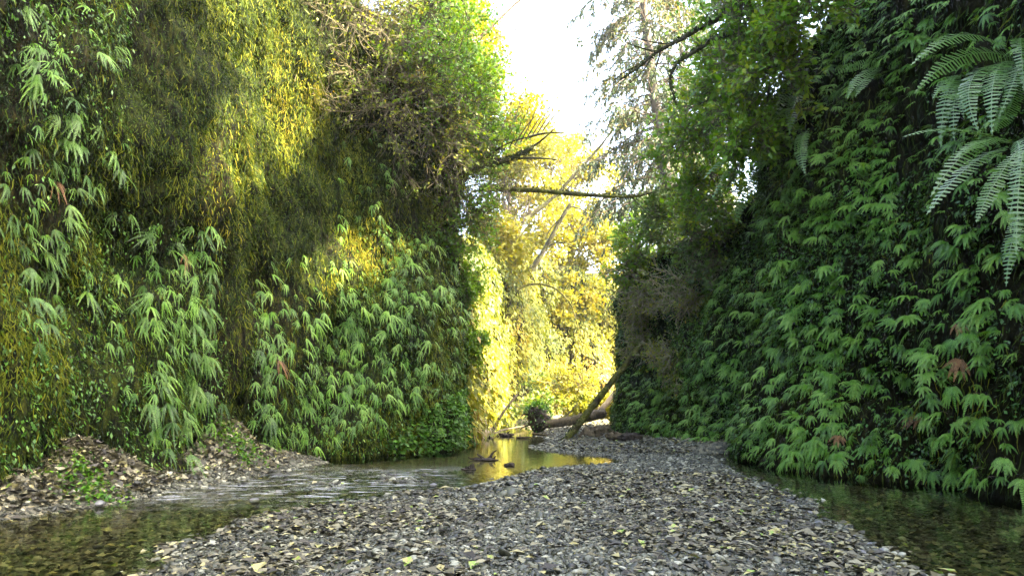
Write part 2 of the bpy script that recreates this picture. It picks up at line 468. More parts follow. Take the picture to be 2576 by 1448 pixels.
class Screen:
    """nearest wall point per 12-pixel screen cell"""
    def __init__(s, grids):
        P = np.concatenate([g[0].reshape(-1, 3) for g in grids]); N = np.concatenate([g[1].reshape(-1, 3) for g in grids])
        px, py, f = proj(P)
        view = nrm(np.array([0, 0, CAMH]) - P)
        ok = np.isfinite(f) & (px > -150) & (px < PW + 150) & (py > -150) & (py < PH + 50) & (np.sum(view * N, 1) > -0.2) & (P[:, 2] > 0.0)
        s.P, s.N, s.px, s.py, s.f = P[ok], N[ok], px[ok], py[ok], f[ok]
        s.cell = 14
        kx = ((s.px + 160) // s.cell).astype(int); ky = ((s.py + 160) // s.cell).astype(int)
        s.w = int((PW + 340) // s.cell) + 1
        key = ky * s.w + kx
        order = np.lexsort((s.f, key))
        k = key[order]; first = np.r_[True, k[1:] != k[:-1]]
        s.first = dict(zip(k[first], s.f[order][first]))
        near = np.array([s.first[x] for x in key])
        s.vis = s.f < near * 1.03 + 0.15
        s.idx = {}
        for i in np.where(s.vis)[0][rng.permutation(int(s.vis.sum()))]:
            s.idx.setdefault(key[i], []).append(i)
    def pick(s, px, py, back=None):
        k = int((py + 160) // s.cell) * s.w + int((px + 160) // s.cell)
        c = s.idx.get(k)
        if not c: return None
        return c[rng.integers(len(c))]
SC = Screen([(LP, LN), (RP, RN)])
def hole(px, py, r):
    i = SC.pick(px, py)
    return (SC.P[i], r * 1.4 + .28) if i is not None else None

# ------------------------------------------------------------------ ground, water
def shore(pts):
    q = np.array([gp(*p)[:2] for p in pts]); return q[np.argsort(q[:, 1])]
SL = shore([(380, 1447), (440, 1400), (520, 1345), (640, 1305), (850, 1272), (1010, 1250), (1190, 1232), (1250, 1216), (1330, 1190), (1400, 1174), (1560, 1164), (1590, 1157), (1530, 1147), (1390, 1135), (1340, 1123), (1395, 1111), (1400, 1103)])
SR = shore([(2300, 1447), (2215, 1410), (2240, 1388), (2140, 1350), (2060, 1310), (2010, 1265), (1905, 1215), (1830, 1185), (1800, 1165), (1790, 1150)])
LW, RW = np.array(LPATH), np.array(RPATH)
def ground_h(x, y):
    xl = np.interp(y, SL[:, 1], SL[:, 0]); xr = np.interp(y, SR[:, 1], SR[:, 0])
    xr = np.where(y > 15.2, 99, xr)
    xl = np.where(y > 20, np.interp(y, [20, 22, 26, 31], [1.1, 0.75, 1.0, 0.2]), xl)
    xl = np.where(y < SL[0, 1], SL[0, 0] - (SL[0, 1] - y) * 0.25, xl)
    p = np.stack([x, y, 0 * x], -1)
    sh = p.shape[:-1]; pf = p.reshape(-1, 3)
    n1 = fbm(pf * 0.7, 3, 5).reshape(sh); n2 = fbm(pf * 3.5, 3, 8).reshape(sh)
    d = np.minimum(x - xl, xr - x) + np.where(y > 12, .07, .18) * n2
    h = np.clip(0.16 * d, -0.11, np.interp(y, [9.5, 11.8, 14, 15], [.055, .004, .004, .05])) + np.interp(y, [9, 12], [.02, .006]) * n1 * (d > 0) + np.interp(y, [9, 12], [.008, .003]) * n2
    # stony riffle in the stream
    rif = np.exp(-((y - 10.2) / 1.15) ** 2) * np.clip((x + 4.5) / 1.0, 0, 1) * np.clip((-.75 - x) / .5, 0, 1) * np.clip((xl - .1 - x) / .8, 0, 1)
    h = h + rif * (0.082 + 0.10 * n2 + 0.05 * n1)
    # left bank and leaf mounds
    wl = np.interp(y, LW[:, 1], LW[:, 0]); wr = np.interp(y, RW[:14, 1], RW[:14, 0])
    h = np.where(y < 13, np.maximum(h, 0.10 - 0.30 * (x - wl - 0.35) * 1.0 + 0.04 * n2), h)
    for cx, cy, r1, r2, hh in MOUNDS:
        h = h + hh * (1 + .35 * n2 + .5 * n1) * np.exp(-(((x - cx) / r1) ** 2 + ((y - cy) / r2) ** 2) ** 1.4)
    # far bar rises, with the log jam on it
    h = np.where(y > 18.6, np.maximum(h, np.clip((x - np.interp(y, [18.6, 21, 24, 31, 36], [1.25, 0.9, 1.0, 0.0, -3])) * 0.2, -1, .12) + 0.03 * n2), h)
    h = np.where(y > 30, np.maximum(h, (y - 31) * 0.08), h)
    h = np.where((y > 15) & (x > 2.2), np.maximum(h, (x - 2.2) * 0.10 + .02 * n2), h)
    return h
m1 = gp(90, 1265); m2 = gp(545, 1185)
MOUNDS = [(m1[0] - 0.30, m1[1] + .15, 1.0, 1.05, .36), (m2[0] - .35, m2[1] + .2, .72, .85, .52), (gp(270, 1240)[0] - .3, gp(270, 1240)[1], .6, .8, .16)]
gx = np.concatenate([np.arange(-70, -8, 4), np.arange(-8, 8, .06), np.arange(8, 70, 4)])
gy = np.concatenate([np.arange(-40, 2, 2.0), np.arange(2, 20, .06), np.arange(20, 42, .2), np.arange(42, 120, 4)])
X, Y = np.meshgrid(gx, gy, indexing='ij')
H = ground_h(X, Y)
H = np.where(np.abs(X) > 8, 0.2, H); H = np.where((Y > 42), 1.0, H)
a = Acc(); a.add(np.stack([X, Y, H], -1).reshape(-1, 3), grid_faces(*X.shape))
tag(a.build("ground", M_gravel, smooth=True), "grey gravel floor of the canyon with a bar between stream and pool", "ground", kind="structure")

wx = np.arange(-7.5, 8, .12); wy = np.arange(2, 36, .12)
X, Y = np.meshgrid(wx, wy, indexing='ij')
foam = np.exp(-((Y - 10.6) / 1.7) ** 2) * np.clip((-.5 - X) / .6, 0, 1) * np.clip((12.8 - Y) / 1.0, 0, 1)
foam += 0.9 * np.exp(-(((X + 3.1) / 1.3) ** 2 + ((Y - 8.9) / .9) ** 2))
a = Acc(); a.add(np.stack([X, Y, 0 * X + 0.006 * fbm(np.stack([X, Y, 0 * X], -1).reshape(-1, 3) * 3, 2, 4).reshape(X.shape) * (foam > .05)], -1).reshape(-1, 3), grid_faces(*X.shape), np.clip(foam, 0, 1).ravel())
tag(a.build("water", M_water, smooth=True), "clear shallow stream and still side pool with small riffles", "water", kind="structure")

# pebbles and leaf litter (nobody could count them)
def ico(sub):
    import bmesh
    bm = bmesh.new(); bmesh.ops.create_icosphere(bm, subdivisions=sub, radius=1)
    v = np.array([x.co[:] for x in bm.verts]); f = np.array([[q.index for q in p.verts] for p in bm.faces]); bm.free()
    return v, f
def scatter_ground(n, y0, y1, hmin, x0=-6.5, x1=7, hmax=.16, dens=lambda x, y: 1.0):
    y = 1 / rng.uniform(1 / y1, 1 / y0, n * 2); x = rng.uniform(x0, x1, n * 2)
    px, py, f = proj(np.stack([x, y, 0 * x], 1))
    h = ground_h(x, y)
    wl = np.interp(y, LW[:, 1], LW[:, 0]); wr = np.interp(y, RW[:14, 1], RW[:14, 0])
    ok = (px > -60) & (px < PW + 60) & (h > hmin) & (h < hmax) & (x > wl - .6) & (x < wr + .8) & (rng.uniform(0, 1, n * 2) < dens(x, y))
    i = np.where(ok)[0][:n]
    return np.stack([x[i], y[i], h[i]], 1)
def pebbles(acc, P, size, sub):
    v, f = ico(sub); n = len(P)
    s = size * np.exp(rng.normal(0, .38, n))
    sc = np.stack([s * rng.uniform(.8, 1.4, n), s * rng.uniform(.7, 1.1, n), s * rng.uniform(.35, .65, n)], 1)
    th = rng.uniform(0, 6.28, n); c, sn = np.cos(th), np.sin(th)
    V = v[None] * (1 + 0.07 * rng.normal(0, 1, (n, len(v), 1))) * sc[:, None]
    tz = rng.normal(0, .25, (n, 2))
    V = np.stack([V[..., 0] * c[:, None] - V[..., 1] * sn[:, None], V[..., 0] * sn[:, None] + V[..., 1] * c[:, None], V[..., 2]], -1)
    V[..., 2] += V[..., 0] * tz[:, :1] + V[..., 1] * tz[:, 1:]
    V = V + P[:, None] + np.stack([0 * s, 0 * s, sc[:, 2] * .3], 1)[:, None]
    F = f[None] + (np.arange(n) * len(v))[:, None, None]
    acc.add(V.reshape(-1, 3), F.reshape(-1, 3), np.repeat(rng.uniform(0, 1, n) ** 1.2, len(v)))
a = Acc()
pebbles(a, scatter_ground(24000, 4.2, 8.5, -.09), .0145, 2)
pebbles(a, scatter_ground(26000, 8, 15.5, -.05), .020, 1)
pebbles(a, scatter_ground(5000, 15, 30, -.03, -2, 5), .03, 1)
pebbles(a, scatter_ground(2600, 8, 12.5, -.12, -5, 0.5), .032, 2)
pebbles(a, scatter_ground(16000, 5.5, 14, -.2, 1.0, 6.5, hmax=0), .013, 1)
pebbles(a, scatter_ground(5000, 4.2, 10, -.2, -6, 0, hmax=0), .02, 1)
tag(a.build("pebbles", M_pebble, smooth=True), "small grey river pebbles covering the gravel bar and stream edge", "pebbles", kind="stuff")

def litter(acc, P, size, tilt=.35, z=.012):
    n = len(P); th = rng.uniform(0, 6.28, n)
    d = nrm(np.stack([np.cos(th), np.sin(th), rng.normal(0, tilt, n)], 1))
    up = nrm(np.stack([rng.normal(0, tilt, n), rng.normal(0, tilt, n), np.ones(n)], 1))
    L = size * np.exp(rng.normal(0, .3, n)); W = L * rng.uniform(.45, .75, n)
    c = P + np.stack([0 * L, 0 * L, z + rng.uniform(0, .025, n)], 1) - d * L[:, None] * .5
    kites(acc, c, d, up, L, W, rng.uniform(0, 1, n), fold=0.22)
bar = lambda x, y: (1 - .65 * np.exp(-((x - .25 - .02 * y) / .55) ** 2)) * np.clip(.25 + .9 * (fbm(np.stack([x * .9, y * .9, 0 * x], 1), 3, 77) > -.05), 0, 1)
a = Acc()
litter(a, scatter_ground(15000, 4.2, 8.5, .015, dens=bar), .062, .18, .016)
litter(a, scatter_ground(12000, 8, 15, .02, dens=bar, hmax=9), .068, .18, .018)
litter(a, scatter_ground(2500, 14.5, 27, .03, -2, 5, hmax=9), .08)
litter(a, scatter_ground(7000, 4.2, 12, -.2, hmax=.0), .075, .2, .0)
for cx, cy, r1, r2, hh in MOUNDS:
    q = np.stack([rng.normal(cx, r1 * .75, 4200), rng.normal(cy, r2 * .75, 4200)], 1)
    h = ground_h(q[:, 0], q[:, 1]); k = h > .05
    litter(a, np.column_stack([q[k], h[k]]), .085, .55)
tag(a.build("fallen_leaves", M_litter), "dry tan and brown leaf litter strewn over gravel and bank mounds", "fallen leaves", kind="stuff")

# ------------------------------------------------------------------ ferns
def frond(acc, C, N, wid, pairs, rnd, back=.25, wp=None, gap=.85, mat=0):
    """one blade: rachis curve C (K,3), blade normal N (K,3); pinnae welded to the rachis"""
    K = len(C); T = nrm(np.gradient(C, axis=0)); S = nrm(np.cross(T, N))
    n = pairs * 2 + 1
    t = np.linspace(0, K - 1, n); k = np.minimum(t.astype(int), K - 2); f = (t - k)[:, None]
    c = C[k] * (1 - f) + C[k + 1] * f; tt = nrm(T[k] * (1 - f) + T[k + 1] * f); ss = nrm(S[k] * (1 - f) + S[k + 1] * f)
    nn = np.cross(ss, tt)
    u = np.linspace(0, 1, n)
    w = wid * (wp(u) if wp else np.clip(np.minimum(u * 6 + .25, 1.0), 0, 1) * (1 - u ** 2.2 * .92))
    rw = wid * .035
    l = c + ss * rw; r = c - ss * rw
    V = np.concatenate([l, r]); F = []
    i = np.arange(n - 1); F = [np.stack([i, i + n, i + 1 + n, i + 1], 1)]
    a0 = np.arange(0, n - 1, 2)
    seg = np.linalg.norm(c[1] - c[0]) * 2 * gap
    ex = []
    base = 2 * n
    for sgn, off in ((1, 0), (-1, n)):
        dr = ss[a0] * sgn + tt[a0] * back - nn[a0] * rng.uniform(.05, .30, (len(a0), 1))
        ww = (w[a0] * rng.uniform(.88, 1.08, len(a0)))[:, None]
        tipa = c[a0] + dr * ww - tt[a0] * seg * .10
        tipb = c[a0] + dr * ww * .93 + tt[a0] * seg * .55
        ex += [tipa, tipb]
        m = len(a0); j = np.arange(m)
        q = np.stack([off + a0, base + j, base + m + j, off + a0 + 1], 1)
        F.append(q if sgn > 0 else q[:, ::-1]); base += 2 * m
    V = np.concatenate([V] + ex)
    acc.add(V, np.concatenate(F), rnd, mat)

def bez(P, K):
    P = np.asarray(P, float); t = np.linspace(0, 1, K)[:, None]
    if len(P) == 3: return P[0] * (1 - t) ** 2 + 2 * P[1] * t * (1 - t) + P[2] * t ** 2
    return P[0] * (1 - t) ** 3 + 3 * P[1] * t * (1 - t) ** 2 + 3 * P[2] * t * t * (1 - t) + P[3] * t ** 3

def finger_fern(seed, narrow):
    """local frame: y = out of the wall, z = up, root at origin, finger length 1"""
    g = np.random.default_rng(seed)
    fr, st = Acc(), Acc()
    fork = np.array([g.normal(0, .08), .42, .10])
    stem = bez([(0, -.05, -.05), (0, .2, .25), fork], 6)
    tubes(st, stem, .012, 4)
    nf = g.integers(4, 7) if narrow else g.integers(6, 9)
    span = R(g.uniform(30, 52)) if narrow else R(g.uniform(55, 88))
    skew = g.uniform(-.45, .45)
    d = nrm(np.array([0, g.uniform(.4, .85), -.8]) if narrow else np.array([0, g.uniform(.6, .95), g.uniform(-.8, -.35)])); Xs = np.array([1.0, 0, 0]); nrmv = nrm(np.array([0, .8, .55]))
    for k in range(nf):
        u = (k / (nf - 1)) * 2 - 1
        ph = (u + skew * .5) * span + g.normal(0, .09)
        L = (1 - .42 * abs(u - skew * .4) ** 1.5) * g.uniform(.72, 1.12) * (1.3 if narrow else .98)
        dd = d * math.cos(ph) + Xs * math.sin(ph) + nrmv * (g.uniform(-.05, .2) if narrow else g.uniform(.1, .4))
        pts = [fork]; p = fork.copy(); K = 8
        for q in range(K - 1):
            p = p + nrm(dd) * L / (K - 1); pts.append(p.copy())
            dd = nrm(dd) + np.array([0, -.02, -.17 if narrow else -.15])
        C = np.array(pts); T = nrm(np.gradient(C, axis=0))
        side = nrm(np.cross(T, nrmv)); N = nrm(np.cross(side, T))
        frond(fr, C, N, (.056 if narrow else .085) * g.uniform(.85, 1.15), 20 if narrow else 17, g.uniform(0, 1), .28)
    return fr.mesh("fronds", M_fern_narrow if narrow else M_fern), st.mesh("stalk", M_stalk), fr

NB, NN = 9, 8                 # broad and narrow variants
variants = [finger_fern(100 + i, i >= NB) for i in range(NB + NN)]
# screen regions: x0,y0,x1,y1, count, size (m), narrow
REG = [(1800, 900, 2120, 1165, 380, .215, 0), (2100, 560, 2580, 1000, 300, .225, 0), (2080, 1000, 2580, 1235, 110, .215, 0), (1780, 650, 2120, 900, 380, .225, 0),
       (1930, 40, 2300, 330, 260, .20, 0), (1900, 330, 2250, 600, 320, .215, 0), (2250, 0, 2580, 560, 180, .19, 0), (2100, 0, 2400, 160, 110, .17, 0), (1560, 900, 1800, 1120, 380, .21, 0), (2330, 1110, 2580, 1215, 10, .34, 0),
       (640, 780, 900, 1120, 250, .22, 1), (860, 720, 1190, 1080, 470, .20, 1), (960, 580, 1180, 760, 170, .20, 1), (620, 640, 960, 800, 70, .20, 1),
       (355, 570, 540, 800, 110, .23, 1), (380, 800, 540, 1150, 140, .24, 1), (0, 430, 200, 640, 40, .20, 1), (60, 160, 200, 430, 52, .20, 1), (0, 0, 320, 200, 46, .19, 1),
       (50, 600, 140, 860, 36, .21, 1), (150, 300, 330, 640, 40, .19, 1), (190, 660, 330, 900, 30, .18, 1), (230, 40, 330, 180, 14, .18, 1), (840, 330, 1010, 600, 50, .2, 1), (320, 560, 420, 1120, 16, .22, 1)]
cand = []
for x0, y0, x1, y1, cnt, size, nar in REG:
    for _ in range(cnt):
        px, py = rng.uniform(x0, x1), rng.uniform(y0, y1)
        i = SC.pick(px, py)
        if i is None: continue
        p, n = SC.P[i], SC.N[i]
        s = size * math.exp(rng.normal(-.03, .34))
        s = min(s, .36)
        cand.append((s / SC.f[i], px, py, p, n, s, nar))
cand.sort(key=lambda c: -c[0])
def fern_matrix(p, n, s):
    out = nrm(np.array([n[0], n[1], 0]) + np.array([rng.normal(0, .25), rng.normal(0, .25) - .18, 0]))
    x = np.cross(out, [0, 0, 1.0])
    M = np.eye(4); M[:3, 0] = x * s * random.uniform(.85, 1.1); M[:3, 1] = out * s; M[:3, 2] = np.array([0, 0, s])
    M[:3, 3] = p - out * .03
    rot = Matrix.Rotation(random.gauss(0, .26), 4, 'Y') @ Matrix.Rotation(random.gauss(0, .2), 4, 'X')
    return Matrix(M.tolist()) @ rot
ORD = ["first", "second", "third", "fourth", "fifth", "sixth", "seventh", "eighth", "ninth", "tenth", "eleventh", "twelfth", "thirteenth", "fourteenth", "fifteenth",
       "sixteenth", "seventeenth", "eighteenth", "nineteenth", "twentieth", "twenty-first", "twenty-second", "twenty-third", "twenty-fourth", "twenty-fifth",
       "twenty-sixth", "twenty-seventh", "twenty-eighth", "twenty-ninth", "thirtieth"]
ROWS = ["topmost on", "high up on", "upper mid-height on", "halfway up", "lower mid-height on", "low down on", "near the foot of", "overhanging the foot of"]
NIND = 300
ind = []
for k, (sc_, px, py, p, n, s, nar) in enumerate(cand[:NIND]):
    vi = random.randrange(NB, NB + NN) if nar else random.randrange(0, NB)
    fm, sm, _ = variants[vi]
    root = bpy.data.objects.new("five_finger_fern", None); COL.objects.link(root)
    root.empty_display_size = .1
    root.matrix_world = fern_matrix(p, n, s)
    dead = k % 43 == 17
    if dead:
        fm = fm.copy(); fm.materials[0] = M_dead
    for nm, me in (("fronds", fm), ("stalk", sm)):
        c = bpy.data.objects.new(nm, me); COL.objects.link(c); c.parent = root
    ind.append((root, px, py, s, dead))
for side in (0, 1):
    mine = [t for t in ind if (t[1] > 1380) == bool(side)]
    for r_ in range(8):
        row = sorted([t for t in mine if min(7, max(0, int((t[2]) / 158))) == r_], key=lambda t: t[1])
        for q, (root, px, py, s, dead) in enumerate(row):
            sz = "large" if s > .29 else "small" if s < .21 else "medium"
            look = "hanging narrow fern" if not side else "broad fan fern"
            if dead: look = 'withered brown fern'
            left = q < (len(row) + 1) // 2
            o_ = ORD[q if left else len(row) - 1 - q]
            tag(root, f"{sz} {look} {ROWS[r_]} the {'right' if side else 'left'} cliff, {o_} from its {'left' if left else 'right'}",
                "fern", "five-finger ferns hanging on the %s cliff" % ('right' if side else 'left'))
a = Acc()
for (sc_, px, py, p, n, s, nar) in cand[NIND:]:
    vi = random.randrange(NB, NB + NN) if nar else random.randrange(0, NB)
    src = variants[vi][2]; M = np.array(fern_matrix(p, n, s)); r0 = rng.uniform(0, 1)
    for v, (f, m), r, off in zip(src.v, src.f, src.r, np.cumsum([0] + [len(x) for x in src.v])[:-1]):
        a.add(v @ M[:3, :3].T + M[:3, 3], f - off, r * .45 + r0 * .55)
tag(a.build("smaller_ferns", leafmat("small_fern_leaf", [(0, (.016, .055, .002)), (.35, (.055, .160, .006)), (.7, (.125, .26, .022)), (.9, (.17, .30, .050)), (1, (.16, .31, .005))], .3)),
    "mass of smaller five-finger ferns filling both cliffs between the larger ones", "ferns", kind="stuff")

# sword ferns: list of fronds as (base, control, tip) in photo pixels + distances
def sword_fern(label, fr, width=.085, pairs=26, dry=()):
    i = SC.pick(*fr[0][0][:2]); dy = 0.0 if i is None else float(SC.P[i][1]) - fr[0][0][2] - .1
    fr = [tuple((p[0], p[1], p[2] + dy) for p in q) for q in fr]
    b = at(*fr[0][0])
    root = empty("sword_fern", b, label, "fern", "sword ferns arching from the right cliff")
    for k, (p0, p1, p2) in enumerate(fr):
        C = bez([at(*p0), at(*p1), at(*p2)], 16) - b
        T = nrm(np.gradient(C, axis=0))
        view = nrm(np.array([0, 0, CAMH]) - (C + b))
        n0 = nrm(view * .8 + np.array([0, 0, .75]) + rng.normal(0, .18, 3))
        S = nrm(np.cross(T, n0)); N = nrm(np.cross(S, T))
        a = Acc()
        L = np.linalg.norm(np.diff(C, axis=0), axis=1).sum()
        frond(a, C, N, width * .8 * (L / 1.0) ** .5, pairs, rng.uniform(.1, 1), .2, lambda u: np.clip(u * 5 + .35, 0, 1) * np.clip((1.02 - u) * 2.6, 0, 1), gap=.62)
        a.build("frond", M_sword, root)
    return root
sword_fern("big sword fern with long arching blue-green fronds at the top right corner", [
    ((2560, 150, 5.9), (2440, 20, 5.5), (2290, 165, 5.2)), ((2555, 150, 5.9), (2420, 90, 5.4), (2300, 235, 5.2)),
    ((2560, 160, 5.9), (2380, 150, 5.4), (2460, 330, 5.1)), ((2560, 160, 5.9), (2480, 120, 5.4), (2495, 340, 5.0)),
    ((2560, 160, 5.9), (2590, 110, 5.3), (2510, 300, 5.2)), ((2570, 150, 5.8), (2560, 10, 5.2), (2575, 230, 5.0)),
    ((2560, 160, 5.9), (2500, 240, 5.5), (2350, 245, 5.3)), ((2560, 165, 5.9), (2560, 280, 5.4), (2490, 335, 5.2))], .105, 34)
sword_fern("sword fern with short hanging fronds below the big top right one", [
    ((2410, 190, 6.0), (2370, 210, 5.7), (2365, 370, 5.6)), ((2420, 200, 6.0), (2390, 230, 5.7), (2400, 355, 5.6)), ((2425, 200, 6.0), (2410, 215, 5.7), (2425, 300, 5.6)),
    ((2430, 190, 6.0), (2380, 180, 5.8), (2345, 250, 5.6))], .10, 22)
sword_fern("sword fern with one long frond sweeping down leftward under the top right fern", [
    ((2530, 350, 5.9), (2440, 330, 5.5), (2340, 495, 5.3)), ((2540, 360, 5.9), (2470, 330, 5.5), (2400, 400, 5.3)), ((2550, 360, 5.9), (2580, 330, 5.5), (2540, 540, 5.3)),
    ((2520, 350, 5.9), (2380, 300, 5.6), (2270, 345, 5.5)), ((2530, 370, 5.9), (2420, 400, 5.6), (2330, 540, 5.4))], .085, 26)
sword_fern("dark sword fern spreading from the upper edge of the right cliff beside the conifer", [
    ((1910, 410, 11.5), (1850, 350, 11), (1770, 450, 10.6)), ((1910, 410, 11.5), (1850, 390, 11), (1790, 500, 10.7)), ((1915, 405, 11.5), (1900, 330, 11), (1800, 370, 10.7)),
    ((1915, 410, 11.5), (1880, 450, 11), (1850, 560, 10.7)), ((1920, 410, 11.5), (1960, 360, 11), (1960, 480, 10.7))], .16, 24)
sword_fern("sword fern with fronds drooping high on the right cliff above the dark one", [
    ((2020, 210, 9.4), (1940, 170, 9), (1890, 290, 8.8)), ((2020, 210, 9.4), (1960, 210, 9), (1930, 330, 8.8)), ((2025, 215, 9.4), (1990, 240, 9), (1985, 340, 8.8)), ((2020, 205, 9.4), (1970, 110, 9), (1900, 190, 8.8)),
    ((2030, 330, 9.0), (2000, 350, 8.7), (2025, 440, 8.6))], .13, 24)
sword_fern("small blue-green sword fern with stiff fronds in the middle of the upper right cliff", [
    ((2210, 170, 7.4), (2150, 180, 7.1), (2130, 250, 7.0)), ((2215, 170, 7.4), (2180, 190, 7.1), (2150, 245, 7.0)), ((2215, 165, 7.4), (2160, 150, 7.1), (2100, 190, 7.0))], .09, 20)
sword_fern("bright green sword fern hanging at the right edge below the arching fronds", [
    ((2575, 380, 5.5), (2560, 420, 5.3), (2555, 640, 5.1)), ((2580, 540, 5.5), (2540, 560, 5.3), (2530, 720, 5.2)), ((2560, 380, 5.6), (2490, 460, 5.4), (2455, 560, 5.3))], .09, 26)

# ------------------------------------------------------------------ small cover on the walls
def wall_pts(P, N, n, cond, jit=.03):
    f = P.reshape(-1, 3); nn = N.reshape(-1, 3)
    px, py, dd = proj(f)
    ok = np.where(np.isfinite(dd) & cond(px, py, f) & (px > -200) & (px < PW + 200) & (py > -250) & (f[:, 2] > .05))[0]
    i = rng.choice(ok, n)
    return f[i] + rng.normal(0, jit, (n, 3)), nn[i], px[i], py[i]

# straw-coloured moss, its tone raised to paint in the left wall's sun patches
SUNPATCH_STRAW = [(hole(x_, y_, 1)[0], r_) for x_, y_, r_ in ((690, 130, .8), (700, 260, .8), (770, 230, .5), (600, 340, .7), (540, 400, .5), (520, 560, .5), (900, 650, .75), (820, 680, .6), (960, 630, .5))]
def dry(P):  # tone lift that puts sun-patch brightness into the moss colour
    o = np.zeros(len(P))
    for c_, r_ in SUNPATCH_STRAW: o = np.maximum(o, np.exp(-(np.linalg.norm(P - c_, axis=1) / r_) ** 2))
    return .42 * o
# hanging moss strands on the left wall
P, N, px, py = wall_pts(LP, LN, 190000, lambda x, y, f: (f[:, 1] < 18.5))
fx = fbm(P * np.array([.8, .8, .5]), 3, 200); fz = fbm(P * np.array([2.6, 2.6, .7]), 3, 210)
keep = ((fx + .7 * fz + rng.normal(0, .12, len(P))) > 0.05) | (rng.uniform(0, 1, len(P)) < .22)
P, N, fx, fz = P[keep], N[keep], fx[keep], fz[keep]
n = len(P); L = rng.uniform(.04, .19, n)
C = curves(P + N * rng.uniform(.01, .07, (n, 1)), N * .25 + np.array([0, 0, -1.0]) + rng.normal(0, .25, (n, 3)), L, 6, .27, .12)
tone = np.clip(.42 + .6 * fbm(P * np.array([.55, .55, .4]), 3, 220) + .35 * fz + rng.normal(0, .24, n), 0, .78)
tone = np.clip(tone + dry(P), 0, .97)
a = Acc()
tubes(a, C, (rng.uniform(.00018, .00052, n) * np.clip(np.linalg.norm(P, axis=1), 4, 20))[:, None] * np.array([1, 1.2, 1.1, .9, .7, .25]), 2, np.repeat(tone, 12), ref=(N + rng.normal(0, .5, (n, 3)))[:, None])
# small tufts
P2, N2, _, _ = wall_pts(LP, LN, 110000, lambda x, y, f: (f[:, 1] < 18.5), .02)
k = (fbm(P2 * np.array([1.6, 1.6, .6]), 3, 230) + rng.normal(0, .15, len(P2))) > -.1
P2, N2 = P2[k], N2[k]; n = len(P2)
kites(a, P2 + N2 * .02, N2 * .6 + np.array([0, 0, -.8]) + rng.normal(0, .5, (n, 3)), N2 + rng.normal(0, .5, (n, 3)), rng.uniform(.02, .05, n), rng.uniform(.009, .02, n),
      np.clip(.35 + .5 * fbm(P2 * .6, 3, 240) + rng.normal(0, .15, n), 0, 1))
P2, N2, _, _ = wall_pts(LP, LN, 90000, lambda x, y, f: (f[:, 1] < 18.5) & (y < 800) & (x > 150), .02); n = len(P2)
kites(a, P2 + N2 * rng.uniform(.0, .04, (n, 1)), N2 * .5 + np.array([0, 0, -.9]) + rng.normal(0, .5, (n, 3)), N2 + rng.normal(0, .6, (n, 3)), rng.uniform(.02, .06, n), rng.uniform(.008, .022, n),
      np.clip(.28 + .55 * fbm(P2 * 1.1, 3, 245) + rng.normal(0, .17, n), 0, .85))
tag(a.build("moss", M_moss), "yellow-green and brown moss hanging in strands over the left cliff", "moss", kind="stuff")

# small leaves over the right wall and the fern part of the left wall
a = Acc()
P, N, px, py = wall_pts(RP, RN, 90000, lambda x, y, f: (f[:, 1] < 23) & (f[:, 1] > 3))
k = (fbm(P * np.array([1.1, 1.1, .8]), 3, 300) + rng.normal(0, .15, len(P)) + np.where(px > 2250, -.16, 0.06)) > -.03
P, N = P[k], N[k]; n = len(P)
kites(a, P + N * rng.uniform(0, .10, (n, 1)), N * .6 + np.array([0, 0, -.7]) + rng.normal(0, .45, (n, 3)), N * .6 + np.array([0, 0, .6]) + rng.normal(0, .35, (n, 3)), rng.uniform(.03, .09, n), rng.uniform(.018, .045, n),
      np.clip(.4 + .5 * fbm(P * .7, 3, 310) + rng.normal(0, .2, n), 0, 1))
P, N, px, py = wall_pts(LP, LN, 26000, lambda x, y, f: (f[:, 1] < 19) & (((x > 620) & (y > 560) & (y > 1500 - x * 1.0)) | (x < 330) | ((x > 340) & (x < 560) & (y > 560))))
k = (fbm(P * np.array([1.1, 1.1, .8]), 3, 320) + rng.normal(0, .2, len(P))) > -.02
P, N = P[k], N[k]; n = len(P)
kites(a, P + N * rng.uniform(0, .10, (n, 1)), N * .5 + np.array([0, 0, -.9]) + rng.normal(0, .35, (n, 3)), N * .6 + np.array([0, 0, .6]) + rng.normal(0, .35, (n, 3)), rng.uniform(.03, .09, n), rng.uniform(.015, .035, n),
      np.clip(.4 + .5 * fbm(P * .7, 3, 330) + rng.normal(0, .2, n), 0, 1))
tag(a.build("cliff_foliage", M_leafsmall), "small green leaves sprouting between the ferns on both cliffs", "foliage", kind="stuff")

b_ = Acc()
P, N, px, py = wall_pts(RP, RN, 26000, lambda x, y, f: (f[:, 1] < 23) & (f[:, 1] > 3)); n = len(P)
C = curves(P + N * rng.uniform(.01, .06, (n, 1)), N * .3 + np.array([0, 0, -1.0]) + rng.normal(0, .25, (n, 3)), rng.uniform(.08, .35, n), 6, .22, .12)
tubes(b_, C, (rng.uniform(.0002, .00055, n) * np.clip(np.linalg.norm(P, axis=1), 4, 20))[:, None] * np.array([1, 1.2, 1.1, .9, .7, .25]), 2, np.repeat(np.clip(.3 + .5 * fbm(P * .9, 3, 222) + rng.normal(0, .15, n), 0, 1), 12), ref=(N + rng.normal(0, .5, (n, 3)))[:, None])
tag(b_.build("hanging_moss", M_moss), "thin dull moss and rootlets hanging behind the ferns of the right cliff", "moss", kind="stuff")

